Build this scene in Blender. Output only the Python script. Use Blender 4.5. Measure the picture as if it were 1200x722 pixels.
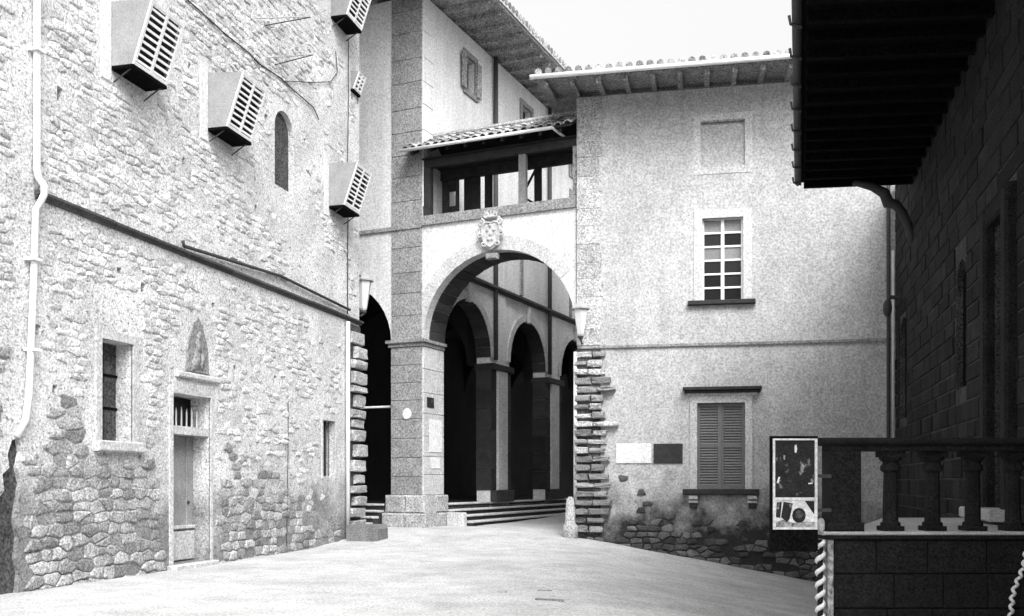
import bpy, bmesh, math, random
from mathutils import Vector, Matrix, noise
from mathutils.geometry import delaunay_2d_cdt

random.seed(7)
for _o in list(bpy.data.objects):
    bpy.data.objects.remove(_o)
S = bpy.context.scene
COL = S.collection

# ------------------------------------------------------------------ camera
F, CX, HY, CZ = 1150.0, 600.0, 565.0, 1.45      # focal length, principal column, horizon row (photo px), eye height
cam = bpy.data.cameras.new("camera")
cam.sensor_width = 36.0
cam.lens = 36.0 * F / 1200.0
cam.shift_y = (HY - 361.0) / 1200.0              # rising front of a view camera: verticals stay upright
cam.clip_end = 2000
co = bpy.data.objects.new("camera", cam)
co.location = (0, 0, CZ)
co.rotation_euler = (math.radians(90), 0, 0)
COL.objects.link(co)
S.camera = co

# ------------------------------------------------------------------ sky, sun, exposure
SUN_EL, SUN_AZ = math.radians(48), math.atan2(0.30, -0.95)
W = bpy.data.worlds.new("World"); S.world = W; W.use_nodes = True
nt = W.node_tree; nt.nodes.clear()
sky = nt.nodes.new("ShaderNodeTexSky"); sky.sky_type = 'NISHITA'; sky.sun_disc = False
sky.sun_elevation = SUN_EL; sky.sun_rotation = SUN_AZ
sky.air_density = 2.5; sky.dust_density = 8.0; sky.ozone_density = 1.0
hs = nt.nodes.new("ShaderNodeHueSaturation"); hs.inputs['Saturation'].default_value = 0.0
bg = nt.nodes.new("ShaderNodeBackground"); bg.inputs['Strength'].default_value = 0.15
wo = nt.nodes.new("ShaderNodeOutputWorld")
nt.links.new(sky.outputs[0], hs.inputs['Color']); nt.links.new(hs.outputs[0], bg.inputs['Color'])
nt.links.new(bg.outputs[0], wo.inputs['Surface'])
sl = bpy.data.lights.new("sun", 'SUN'); sl.energy = 0.8; sl.angle = math.radians(30); sl.color = (1, 1, 1)
so = bpy.data.objects.new("sun", sl); COL.objects.link(so); so.location = (10, -10, 30)
to_sun = Vector((math.sin(SUN_AZ)*math.cos(SUN_EL), math.cos(SUN_AZ)*math.cos(SUN_EL), math.sin(SUN_EL)))
so.rotation_euler = to_sun.to_track_quat('Z', 'Y').to_euler()
S.view_settings.view_transform = 'Standard'; S.view_settings.look = 'None'
S.view_settings.gamma = 1.0; S.view_settings.use_curve_mapping = False
S.view_settings.exposure = 1.08
S.render.engine = 'CYCLES'
S.render.resolution_x, S.render.resolution_y = 1024, 616

# ------------------------------------------------------------------ materials (all neutral greys: the photograph is black and white)
def make_mat(name, v, rnd=0.0, blotch=0.0, bscale=1.2, grain=0.0, gscale=55.0, bump=0.0, bumpscale=20.0,
             rough=0.9, spec=0.2, streak=0.0, stain=None, pits=0.0, grime=None, speck=0.0, sscale=26.0, prints=None):
    m = bpy.data.materials.new(name); m.use_nodes = True
    t = m.node_tree; N = t.nodes; Lk = t.links
    b = N["Principled BSDF"]; b.inputs['Roughness'].default_value = rough
    b.inputs['Specular IOR Level'].default_value = spec
    def math_(op, a, c, clamp=False):
        n = N.new("ShaderNodeMath"); n.operation = op; n.use_clamp = clamp
        for i, q in enumerate((a, c)):
            if q is None: continue
            if isinstance(q, (int, float)): n.inputs[i].default_value = q
            else: Lk.new(q, n.inputs[i])
        return n.outputs[0]
    geo = N.new("ShaderNodeNewGeometry"); pos = geo.outputs['Position']
    def nz(scale, detail=3.0, rgh=0.55, stretch=None, off=None):
        src = pos
        if stretch:
            mp = N.new("ShaderNodeMapping"); mp.inputs['Scale'].default_value = stretch
            Lk.new(pos, mp.inputs['Vector']); src = mp.outputs[0]
        n = N.new("ShaderNodeTexNoise"); n.inputs['Scale'].default_value = scale
        n.inputs['Detail'].default_value = detail; n.inputs['Roughness'].default_value = rgh
        Lk.new(src, n.inputs['Vector']); return n.outputs['Fac']
    def remap(x, a, c, d=0.0, e=1.0):
        n = N.new("ShaderNodeMapRange"); n.inputs[1].default_value = a; n.inputs[2].default_value = c
        n.inputs[3].default_value = d; n.inputs[4].default_value = e; Lk.new(x, n.inputs[0]); return n.outputs[0]
    val = None
    def mul(x):
        nonlocal val
        val = x if val is None else math_('MULTIPLY', val, x)
    if rnd:
        oi = N.new("ShaderNodeObjectInfo")
        r = math_('FRACT', math_('ADD', oi.outputs['Random'], geo.outputs['Random Per Island']), None)
        mul(remap(r, 0, 1, 1 - rnd, 1 + rnd))
    if blotch: mul(remap(nz(bscale, 5, 0.6), 0.3, 0.7, 1 - blotch, 1 + blotch))
    if streak: mul(remap(nz(1.0, 4, 0.6, (3.5, 3.5, 0.28)), 0.35, 0.65, 1 - streak, 1 + streak * 0.4))
    if grain: mul(remap(nz(gscale, 2, 0.6), 0.32, 0.68, 1 - grain, 1 + grain))
    if pits: mul(remap(nz(9.0, 4, 0.7, (1, 1, 1.9)), 0.36, 0.42, 1 - pits, 1.0))
    if speck: mul(remap(nz(sscale, 2, 0.7), 0.34, 0.40, 1 - speck, 1.0))
    if prints: mul(remap(nz(prints[0], 5, 0.6, (1, 1, .8)), prints[1], prints[1]+.07, 1.0, prints[2]))
    if stain:
        zl, amp, soft, dark = stain
        sp = N.new("ShaderNodeSeparateXYZ"); Lk.new(pos, sp.inputs[0])
        h = math_('ADD', sp.outputs[2], remap(nz(0.9, 6, 0.65), 0.25, 0.75, -amp, amp))
        mul(remap(h, zl - soft, zl + soft, dark, 1.0))
    if grime:
        mul(remap(nz(grime[0], 6, 0.7), 0.42, 0.6, 1.0, grime[1]))
    if val is None:
        b.inputs['Base Color'].default_value = (v, v, v, 1)
    else:
        out = math_('MINIMUM', math_('MULTIPLY', val, v), 0.85)
        Lk.new(out, b.inputs['Base Color'])
    if bump:
        bp = N.new("ShaderNodeBump"); bp.inputs['Strength'].default_value = bump; bp.inputs['Distance'].default_value = 0.03
        Lk.new(nz(bumpscale, 6, 0.65), bp.inputs['Height']); Lk.new(bp.outputs[0], b.inputs['Normal'])
    return m

M = {
 'ground': make_mat('worn_paving', 0.44, blotch=0.14, bscale=0.5, grain=0.34, gscale=30, bump=0.7, bumpscale=5, pits=0.10, grime=(1.6, 0.82), speck=0.25, sscale=14),
 'rubbleplaster': make_mat('rubble_plaster', 0.53, blotch=0.20, bscale=1.1, grain=0.40, gscale=32, bump=0.9, bumpscale=10, pits=0.55, speck=0.5, stain=(1.25, 1.0, 0.8, 0.36)),
 'rubble': make_mat('rubble_stone', 0.31, rnd=0.38, blotch=0.25, bscale=4, grain=0.5, gscale=32, bump=1.0, bumpscale=12, speck=0.5),
 'rubblelight': make_mat('limewashed_rubble', 0.52, rnd=0.22, blotch=0.22, bscale=3, grain=0.42, gscale=32, bump=0.9, bumpscale=12, speck=0.45),
 'plaster': make_mat('smooth_plaster', 0.60, blotch=0.10, bscale=0.5, grain=0.26, gscale=22, bump=0.25, bumpscale=25, streak=0.10, speck=0.25),
 'housewall': make_mat('house_plaster', 0.42, blotch=0.13, bscale=0.45, grain=0.30, gscale=20, bump=0.3, bumpscale=22, streak=0.07, speck=0.30, grime=(2.2, 0.88), stain=(0.78, 1.1, 0.8, 0.07)),
 'sandstone': make_mat('grey_sandstone', 0.24, rnd=0.08, blotch=0.18, bscale=3, grain=0.5, gscale=22, bump=0.5, bumpscale=18, speck=0.4),
 'palestone': make_mat('pale_stone', 0.46, rnd=0.06, blotch=0.12, bscale=3, grain=0.32, gscale=24, bump=0.4, bumpscale=18, speck=0.3),
 'quoin': make_mat('quoin_stone', 0.36, rnd=0.16, blotch=0.2, bscale=3, grain=0.5, gscale=24, bump=0.7, bumpscale=14, speck=0.4),
 'darkquoin': make_mat('weathered_toothing', 0.20, rnd=0.4, blotch=0.25, bscale=3, grain=0.4, gscale=42, bump=0.8, bumpscale=14),
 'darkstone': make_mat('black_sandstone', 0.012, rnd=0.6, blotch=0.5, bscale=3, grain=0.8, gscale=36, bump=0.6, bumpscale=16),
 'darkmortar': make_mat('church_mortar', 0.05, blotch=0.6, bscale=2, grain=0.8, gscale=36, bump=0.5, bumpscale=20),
 'balustrade': make_mat('balustrade_stone', 0.012, rnd=0.15, blotch=0.3, bscale=4, grain=0.8, gscale=48, bump=0.5, bumpscale=20),
 'landing': make_mat('landing_stone', 0.42, blotch=0.2, bscale=3, grain=0.3, gscale=60, bump=0.4),
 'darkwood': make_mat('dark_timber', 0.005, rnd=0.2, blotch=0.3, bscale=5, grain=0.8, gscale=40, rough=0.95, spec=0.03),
 'terracewood': make_mat('terrace_timber', 0.03, rnd=0.4, blotch=0.3, bscale=5, grain=0.5, gscale=60, rough=0.85, spec=0.1),
 'greywood': make_mat('grey_timber', 0.26, rnd=0.08, blotch=0.12, bscale=4, grain=0.22, gscale=50),
 'paintedwood': make_mat('pale_painted_timber', 0.72, rnd=0.05, grain=0.14, gscale=50),
 'soffit': make_mat('soffit_boards', 0.24, rnd=0.15, blotch=0.25, bscale=3, grain=0.7, gscale=20, speck=0.5),
 'tile': make_mat('clay_tile', 0.27, rnd=0.5, blotch=0.3, bscale=6, grain=0.5, gscale=24, bump=0.5),
 'shutter': make_mat('louvre_paint', 0.14, rnd=0.12, grain=0.3, gscale=55, rough=0.6),
 'door':    make_mat('door_boards', 0.24, rnd=0.12, blotch=0.2, bscale=3, grain=0.4, gscale=55, rough=0.8),
 'glass': make_mat('dark_glass', 0.012, rnd=0.5, grain=0.3, rough=0.25, spec=0.15),
 'interior': make_mat('portico_shade', 0.02, blotch=0.3, bscale=0.8, grain=0.4, gscale=40),  # near-black colour puts the portico's darkness into its surfaces
 'iron':    make_mat('dark_iron', 0.05, grain=0.3, rough=0.7),
 'zinc':    make_mat('pale_zinc', 0.66, blotch=0.1, bscale=4, grain=0.16, rough=0.6),
 'paleiron': make_mat('pale_painted_iron', 0.6, grain=0.2, rough=0.6),
 'void':    make_mat('dark_recess', 0.03, blotch=0.3, grain=0.4),
 'niche': make_mat('niche_infill', 0.06, blotch=0.4, bscale=3, grain=0.7, gscale=24),
 'marble':  make_mat('white_marble', 0.62, blotch=0.08, bscale=5, grain=0.2, gscale=24, rough=0.5),
 'slate': make_mat('dark_slate', 0.035, blotch=0.25, bscale=8, grain=0.45, rough=0.7, spec=0.1),
 'paper':   make_mat('white_paper', 0.62, blotch=0.1, bscale=6, grain=0.2, gscale=24, rough=0.8),
 'printdark': make_mat('printed_picture', 0.016, blotch=0.5, bscale=10, grain=0.5, rough=0.6, prints=(11.0, .60, 12.0)),
 'lampglass': make_mat('frosted_glass', 0.55, grain=0.1, rough=0.3),
 'crest':   make_mat('crest_stone', 0.45, blotch=0.3, bscale=9, grain=0.3, bump=0.5),
 'serena_shade': make_mat('shaded_dark_sandstone', 0.03, rnd=0.3, blotch=0.3, bscale=2, grain=0.5, gscale=42, bump=0.5, bumpscale=18),  # dark stone deepened with shade for reveals, intrados and risers
 'course': make_mat('shadow_toned_course', 0.07, rnd=0.25, blotch=0.3, bscale=3, grain=0.5, gscale=42, bump=0.5),  # dark tone includes the shadow under the string course
 'greypaint': make_mat('grey_painted_iron', 0.3, grain=0.2),
 'barepane': make_mat('blind_pane', 0.22, rnd=0.3, grain=0.3, rough=0.4),
 'rope':    make_mat('pale_rope_stone', 0.75, blotch=0.1, grain=0.15),
}

# ------------------------------------------------------------------ object helpers
WM = {}                                        # world matrices, so children can be placed without a depsgraph update
def link(o, world, parent=None):
    COL.objects.link(o)
    if parent is not None:
        o.parent = parent
        o.matrix_basis = WM[parent].inverted() @ world
    else:
        o.matrix_basis = world
    WM[o] = world
    return o
def tag(o, label=None, cat=None, group=None, kind=None):
    if label: o['label'] = label
    if cat: o['category'] = cat
    if group: o['group'] = group
    if kind: o['kind'] = kind
    return o
def thing(name, label, cat, loc, group=None):
    o = bpy.data.objects.new(name, None); o.empty_display_size = 0.3
    link(o, Matrix.Translation(Vector(loc)))
    return tag(o, label, cat, group)

class Plane:
    """vertical plane: point p (x,y), direction along it d, outward normal n"""
    def __init__(self, p, d, n):
        self.p = Vector(p); self.d = Vector(d).normalized(); self.n = Vector(n).normalized()
    def at(self, x, y):
        u = (x - CX)/F; v = (HY - y)/F
        # t*(u,1) = p + d*s
        det = -u*self.d.y + self.d.x
        t = (self.p.y*self.d.x - self.p.x*self.d.y)/(self.d.x - u*self.d.y)
        s = (Vector((u*t, t)) - self.p).dot(self.d)
        return s, CZ + v*t
    def s(self, x): return self.at(x, HY)[0]
    def z(self, x, y): return self.at(x, y)[1]
    def w(self, s, z, o=0.0):
        q = self.p + self.d*s + self.n*o
        return Vector((q.x, q.y, z))
    def frame(self, s, z, o, ls, lo, lz, roll=0.0):
        """matrix: local x along, y outward, z up, scaled"""
        x = Vector((self.d.x, self.d.y, 0)); y = Vector((self.n.x, self.n.y, 0)); zz = Vector((0, 0, 1))
        if x.cross(y).z < 0: x = -x
        if roll:
            R = Matrix.Rotation(roll, 3, y); x = R @ x; zz = R @ zz
        q = self.w(s, z, o)
        m = Matrix(((x.x*ls, y.x*lo, zz.x*lz, q.x), (x.y*ls, y.y*lo, zz.y*lz, q.y), (x.z*ls, y.z*lo, zz.z*lz, q.z), (0, 0, 0, 1)))
        return m

class G:
    def __init__(self): self.v = []; self.f = []
    def add(self, vs, fs):
        k = len(self.v); self.v += [Vector(a) for a in vs]; self.f += [tuple(i + k for i in q) for q in fs]; return self
    def hexa(self, c):
        return self.add(c, [(0,3,2,1), (4,5,6,7), (0,1,5,4), (1,2,6,5), (2,3,7,6), (3,0,4,7)])
    def box(self, P, s0, s1, z0, z1, o0, o1):
        w = P.w
        return self.hexa([w(s0,z0,o0), w(s1,z0,o0), w(s1,z0,o1), w(s0,z0,o1), w(s0,z1,o0), w(s1,z1,o0), w(s1,z1,o1), w(s0,z1,o1)])
    def cbox(self, P, s0, s1, z0, z1, o0, o1, c=0.02):
        """box with chamfered front edges (front = o1)"""
        w = P.w
        c = min(c, abs(s1-s0)*0.3, abs(z1-z0)*0.3)
        b = [w(s0,z0,o0), w(s1,z0,o0), w(s1,z1,o0), w(s0,z1,o0)]
        m = [w(s0,z0,o1-c), w(s1,z0,o1-c), w(s1,z1,o1-c), w(s0,z1,o1-c)]
        f = [w(s0+c,z0+c,o1), w(s1-c,z0+c,o1), w(s1-c,z1-c,o1), w(s0+c,z1-c,o1)]
        q = [(3,2,1,0), (8,9,10,11)]
        for i in range(4):
            j = (i+1) % 4
            q += [(i, j, 4+j, 4+i), (4+i, 4+j, 8+j, 8+i)]
        return self.add(b+m+f, q)
    def prism(self, P, poly, o0, o1):
        n = len(poly)
        vs = [P.w(s, z, o0) for s, z in poly] + [P.w(s, z, o1) for s, z in poly]
        fs = [tuple(range(n))[::-1], tuple(range(n, 2*n))] + [(i, (i+1) % n, n+(i+1) % n, n+i) for i in range(n)]
        return self.add(vs, fs)
    def tube(self, pts, r, n=8, caps=True):
        pts = [Vector(p) for p in pts]; rs = r if isinstance(r, (list, tuple)) else [r]*len(pts)
        vs, fs = [], []
        up = None
        for i, p in enumerate(pts):
            a = pts[max(i-1, 0)]; b = pts[min(i+1, len(pts)-1)]
            d = (b - a)
            d = d.normalized() if d.length > 1e-9 else Vector((0, 0, 1))
            if up is None:
                up = Vector((0, 0, 1)) if abs(d.z) < 0.9 else Vector((1, 0, 0))
            x = d.cross(up).normalized(); y = x.cross(d).normalized(); up = y
            for k in range(n):
                t = 2*math.pi*k/n
                vs.append(p + (x*math.cos(t) + y*math.sin(t))*rs[i])
        for i in range(len(pts)-1):
            for k in range(n):
                k2 = (k+1) % n
                fs.append((i*n+k, i*n+k2, (i+1)*n+k2, (i+1)*n+k))
        if caps:
            fs.append(tuple(range(n))[::-1]); fs.append(tuple(range((len(pts)-1)*n, len(pts)*n)))
        return self.add(vs, fs)
    def lathe(self, c, prof, n=16):
        """prof: (radius, z) pairs about the vertical through c"""
        vs, fs = [], []
        for r, z in prof:
            for k in range(n):
                t = 2*math.pi*(k+0.5)/n
                vs.append((c[0]+r*math.cos(t), c[1]+r*math.sin(t), z))
        for i in range(len(prof)-1):
            for k in range(n):
                k2 = (k+1) % n
                fs.append((i*n+k, i*n+k2, (i+1)*n+k2, (i+1)*n+k))
        fs.append(tuple(range(n))[::-1]); fs.append(tuple(range((len(prof)-1)*n, len(prof)*n)))
        return self.add(vs, fs)
    def blob(self, c, rx, ry, rz, P=None, seed=0, j=0.0, nu=10, nv=6):
        vs, fs = [], []
        R = random.Random(seed)
        for i in range(nv+1):
            ph = math.pi*i/nv
            for k in range(nu):
                t = 2*math.pi*k/nu; q = 1 + R.uniform(-j, j)
                a, b, cc = math.sin(ph)*math.cos(t)*rx*q, math.sin(ph)*math.sin(t)*ry*q, math.cos(ph)*rz*q
                vs.append(P.w(c[0]+a, c[1]+cc, c[2]+b) if P else (c[0]+a, c[1]+b, c[2]+cc))
        for i in range(nv):
            for k in range(nu):
                k2 = (k+1) % nu
                fs.append((i*nu+k, (i+1)*nu+k, (i+1)*nu+k2, i*nu+k2))
        return self.add(vs, fs)
    def wall(self, P, outer, holes=(), thick=0.6):
        """sheet wall of real thickness with openings; hole = (poly, depth or None for an opening right through)"""
        pts = []; edges = []
        def ring(poly):
            k = len(pts); pts.extend(Vector(p) for p in poly)
            edges.extend((k+i, k+(i+1) % len(poly)) for i in range(len(poly)))
        ring(outer)
        for h in holes: ring(h[0])
        # extra points keep the triangles compact
        vs, es, fs, *_ = delaunay_2d_cdt(pts, edges, [], 0, 1e-5)
        def inside(p, poly):
            c = False; j = len(poly)-1
            for i in range(len(poly)):
                a, b = poly[i], poly[j]
                if (a[1] > p[1]) != (b[1] > p[1]) and p[0] < (b[0]-a[0])*(p[1]-a[1])/(b[1]-a[1]) + a[0]: c = not c
                j = i
            return c
        tri = []
        for f in fs:
            c = sum((vs[i] for i in f), Vector((0, 0)))/len(f)
            if inside(c, outer) and not any(inside(c, h[0]) for h in holes): tri.append(f)
        self.add([P.w(a[0], a[1], 0) for a in vs], [tuple(f) for f in tri])
        # back: through-holes stay open, recesses are closed
        n = len(outer)
        thr = [h for h in holes if h[1] is None]
        tri2 = [f for f in fs if (lambda c: inside(c, outer) and not any(inside(c, h[0]) for h in thr))(sum((vs[i] for i in f), Vector((0, 0)))/len(f))]
        self.add([P.w(a[0], a[1], -thick) for a in vs], [tuple(f)[::-1] for f in tri2])
        self.add([P.w(a, b, 0) for a, b in outer]+[P.w(a, b, -thick) for a, b in outer], [(i, (i+1) % n, n+(i+1) % n, n+i) for i in range(n)])
        for poly, depth in holes:
            d = thick if depth is None else depth; n = len(poly)
            self.add([P.w(a, b, 0) for a, b in poly]+[P.w(a, b, -d) for a, b in poly], [(i, n+i, n+(i+1) % n, (i+1) % n) for i in range(n)])
            if depth is not None: self.add([P.w(a, b, -d) for a, b in poly], [tuple(range(n))])
        return self
    def obj(self, name, mat, parent=None, smooth=False, label=None, cat=None, group=None, kind=None, fix=True):
        lo = Vector((min(v.x for v in self.v), min(v.y for v in self.v), min(v.z for v in self.v)))
        hi = Vector((max(v.x for v in self.v), max(v.y for v in self.v), max(v.z for v in self.v)))
        c = Vector(((lo.x+hi.x)/2, (lo.y+hi.y)/2, lo.z))
        me = bpy.data.meshes.new(name); me.from_pydata([v - c for v in self.v], [], self.f)
        if fix:
            bm = bmesh.new(); bm.from_mesh(me)
            bmesh.ops.remove_doubles(bm, verts=bm.verts, dist=1e-5)
            bmesh.ops.recalc_face_normals(bm, faces=bm.faces); bm.to_mesh(me); bm.free()
        me.materials.append(M[mat])
        if smooth:
            for p in me.polygons: p.use_smooth = True
        o = bpy.data.objects.new(name, me)
        link(o, Matrix.Translation(c), parent)
        return tag(o, label, cat, group, kind)

def rect(s0, s1, z0, z1): return [(s0, z0), (s1, z0), (s1, z1), (s0, z1)]
def archpoly(s0, s1, z0, zs, n=18, rise=None):
    r = (s1-s0)/2; c = (s0+s1)/2; rise = r if rise is None else rise
    return [(s0, z0), (s1, z0)] + [(c + r*math.cos(math.pi*i/n), zs + rise*math.sin(math.pi*i/n)) for i in range(n+1)]

# unit rubble stones (x along, y outward, z up), shared by all rubble pieces
STONES = {}
def stone_mesh(matname, k, blocky=False):
    key = (matname, k, blocky)
    if key in STONES: return STONES[key]
    R = random.Random(100 + k + (50 if blocky else 0)); n = 8
    vs, fs = [], []
    ang = [2*math.pi*(i+0.5)/n + R.uniform(-.12, .12) for i in range(n)]
    e = 0.28 if blocky else 0.5
    base = []
    for a in ang:
        c, s_ = math.cos(a), math.sin(a)
        x = math.copysign(abs(c)**e, c)*0.5*R.uniform(.9, 1.0); z = math.copysign(abs(s_)**e, s_)*0.5*R.uniform(.88, 1.0)
        base.append((x, z))
    for d, k_ in ((-0.6, 1.0), (0.45, 0.98), (0.9, 0.80)):
        for x, z in base: vs.append((x*k_*R.uniform(.97, 1.02), d + (R.uniform(-.14, .14) if d > 0 else 0), z*k_*R.uniform(.97, 1.02)))
    vs.append((R.uniform(-.1, .1), R.uniform(.9, 1.1), R.uniform(-.1, .1)))
    for r in (0, 1):
        for i in range(n):
            j = (i+1) % n; fs.append((r*n+i, r*n+j, (r+1)*n+j, (r+1)*n+i))
    for i in range(n): fs.append((2*n+i, 2*n+(i+1) % n, 3*n))
    me = bpy.data.meshes.new("stone"); me.from_pydata(vs, [], fs)
    bm = bmesh.new(); bm.from_mesh(me); bmesh.ops.recalc_face_normals(bm, faces=bm.faces); bm.to_mesh(me); bm.free()
    me.materials.append(M[matname])
    for p in me.polygons: p.use_smooth = True
    STONES[key] = me
    return me
def lay_stones(items, matname, parent, name, limit, blocky=False):
    """items: list of (plane, s, z, o, ls, lo, lz, roll); the `limit` showing largest become parts, the rest one 'stuff' mesh"""
    def size(it):
        q = it[0].w(it[1], it[2], 0); return it[4]*it[6]/max(q.y, 1)**2 * (1 if in_view(q) else 0.01)
    items = sorted(items, key=size, reverse=True)
    g = G()
    for i, (P, s, z, o, ls, lo, lz, roll) in enumerate(items):
        me = stone_mesh(matname, i % 12, blocky); mt = P.frame(s, z, o, ls, lo, lz, roll)
        if i < limit:
            link(bpy.data.objects.new(name, me), mt, parent)
        else:
            g.add([mt @ v.co for v in me.vertices], [tuple(p.vertices) for p in me.polygons])
    if g.v: g.obj('small_' + name + 's', matname, parent, smooth=True, kind='stuff', fix=False)
def cells(s0, s1, z0, z1, cw, ch, seed, jit=.42):
    """interlocking irregular cells (Voronoi of a jittered running bond) as (s,z) polygons"""
    R = random.Random(seed); ni = int((s1-s0)/cw)+1; nj = int((z1-z0)/ch)+1
    pt = {}
    for j in range(-1, nj+1):
        sh = R.uniform(0, 1)
        for i in range(-2, ni+2):
            pt[i, j] = ((i+sh*.9+R.uniform(-jit, jit)), (j+.5+R.uniform(-jit*.55, jit*.55)))
    out = []
    for j in range(nj):
        for i in range(ni):
            px, py = pt[i, j]
            poly = [(px-1.4, py-1.2), (px+1.4, py-1.2), (px+1.4, py+1.2), (px-1.4, py+1.2)]
            for dj in (-1, 0, 1):
                for di in (-3, -2, -1, 0, 1, 2, 3):
                    if (di or dj) and (i+di, j+dj) in pt:
                        qx, qy = pt[i+di, j+dj]; mx, my = (px+qx)/2, (py+qy)/2; nx, ny = qx-px, qy-py
                        np_ = []
                        for k in range(len(poly)):
                            a, b = poly[k], poly[(k+1) % len(poly)]
                            da = (a[0]-mx)*nx+(a[1]-my)*ny; db = (b[0]-mx)*nx+(b[1]-my)*ny
                            if da <= 0: np_.append(a)
                            if (da < 0) != (db < 0) and da != db:
                                t = da/(da-db); np_.append((a[0]+(b[0]-a[0])*t, a[1]+(b[1]-a[1])*t))
                        poly = np_
                        if len(poly) < 3: break
                if len(poly) < 3: break
            if len(poly) >= 3: out.append([(s0+x*cw, z0+y*ch) for x, y in poly])
    return out
def add_stone(g, P, poly, depth, gap, R):
    cs_ = sum(p[0] for p in poly)/len(poly); cz_ = sum(p[1] for p in poly)/len(poly)
    w = max(p[0] for p in poly)-min(p[0] for p in poly); h = max(p[1] for p in poly)-min(p[1] for p in poly)
    # split long edges for an uneven outline
    pl = []
    for k in range(len(poly)):
        a, b = poly[k], poly[(k+1) % len(poly)]; L = math.hypot(b[0]-a[0], b[1]-a[1])
        if L < .02: continue
        pl.append(a)
        if L > .12: pl.append(((a[0]+b[0])/2+R.uniform(-.012, .012), (a[1]+b[1])/2+R.uniform(-.012, .012)))
    n = len(pl)
    if n < 3 or w < .05 or h < .05: return False
    def ring(off, o, j):
        return [P.w(cs_+(p[0]-cs_)*max(.3, 1-2*off/w)+R.uniform(-j, j), cz_+(p[1]-cz_)*max(.3, 1-2*off/h)+R.uniform(-j, j), o+R.uniform(-.15, .15)*max(o, 0)) for p in pl]
    vs = ring(gap*.6, -.03, 0)+ring(gap, depth*.55, .004)+ring(gap+.025, depth, .006)+[P.w(cs_, cz_, depth*R.uniform(.95, 1.25))]
    fs = [tuple(range(n))]
    for r in (0, 1): fs += [(r*n+i, r*n+(i+1) % n, (r+1)*n+(i+1) % n, (r+1)*n+i) for i in range(n)]
    fs += [(2*n+i, 2*n+(i+1) % n, 3*n) for i in range(n)]
    g.add(vs, fs); return True
def rough_stone(P, s0, s1, z0, z1, o, depth, R, name, mat, parent):
    j = .02
    pl = [(s0+R.uniform(-j, j), z0+R.uniform(0, j)), ((s0+s1)/2+R.uniform(-.05, .05), z0+R.uniform(-.01, j)), (s1+R.uniform(-j, j), z0+R.uniform(0, j)), (s1+R.uniform(-j, j)*1.5, (z0+z1)/2),
          (s1+R.uniform(-j, j), z1-R.uniform(0, j)), ((s0+s1)/2+R.uniform(-.05, .05), z1-R.uniform(-.01, j)), (s0+R.uniform(-j, j), z1-R.uniform(0, j)), (s0+R.uniform(-j, j), (z0+z1)/2)]
    n = 8; cs_, cz_ = (s0+s1)/2, (z0+z1)/2; vs = []
    for k, oo in ((1.0, o-.05), (1.0, o+depth*.75), (.0, o+depth)):
        for a, b in pl:
            ins = .018 if k == 0 else 0
            vs.append(P.w(a-math.copysign(ins, a-cs_), b-math.copysign(ins, b-cz_), oo+(R.uniform(-.02, .02) if oo > o else 0)))
    vs.append(P.w(cs_+R.uniform(-.05, .05), cz_+R.uniform(-.02, .02), o+depth+R.uniform(-.015, .02)))
    fs = [tuple(range(n))]
    for r in (0, 1): fs += [(r*n+i, r*n+(i+1) % n, (r+1)*n+(i+1) % n, (r+1)*n+i) for i in range(n)]
    fs += [(2*n+i, 2*n+(i+1) % n, 3*n) for i in range(n)]
    g = G(); g.add(vs, fs); return g.obj(name, mat, parent)
def lay_cells(items, matname, parent, name, limit, stuffname):
    """items: (plane, poly, depth, gap)"""
    R = random.Random(5)
    def size(it):
        c = it[1][0]; q = it[0].w(c[0], c[1], 0); p = it[1]
        ar = abs(sum(p[i][0]*p[(i+1) % len(p)][1]-p[(i+1) % len(p)][0]*p[i][1] for i in range(len(p))))/2
        return ar/max(q.y, 1)**2*(1 if in_view(q) else .001)
    st = G()
    for i, (P, poly, dep, gap) in enumerate(sorted(items, key=size, reverse=True)):
        g = G() if i < limit else st
        if add_stone(g, P, poly, dep, gap, R) and i < limit: g.obj(name, matname, parent)
    if st.v: st.obj(stuffname, matname, parent, kind='stuff', fix=True)
def in_view(q):
    if q.y < 1: return False
    x = CX + F*q.x/q.y; y = HY - F*(q.z-CZ)/q.y
    return -10 < x < 1210 and -10 < y < 732

# ------------------------------------------------------------------ the planes of the place
LW = Plane((-9.7, 0), (0.2522, 1), (1, -0.2522))                 # rubble building on the left
TH = math.radians(24.2); sn, cs = math.sin(TH), math.cos(TH)
PC = Vector(((495-CX)/F*26.0, 26.0))                             # outer corner of the portico pier
FA = Plane(PC, (cs, -sn), (-sn, -cs))                            # palace front and street arch
FC = Plane(PC, (sn, cs), (cs, -sn))                              # palace long side with the arcade
BC = FA.w(4.37, 0, 0)
HB = Plane((BC.x, BC.y - 0.06), (1, -0.19), (-0.19, -1))         # plastered house
CH = Plane((2.95, 0), (0.261, 1), (-1, 0.261))                   # dark church flank on the right
HL = Plane(HB.p, (sn, cs), (-cs, sn))                            # the house's side inside the passage

def ss(x, a, b):
    t = min(max((x-a)/(b-a), 0), 1); return t*t*(3-2*t)
def ground_z(x, y):
    w = math.log1p(math.exp(min((x-1.1)/0.5, 30)))*0.5
    w = min(w, 9.0)
    return 0.25*ss(y, 20, 26) - 0.17*w*(1-ss(y, 24.6, 28)) + 0.3*ss(y, 28, 40)

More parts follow.
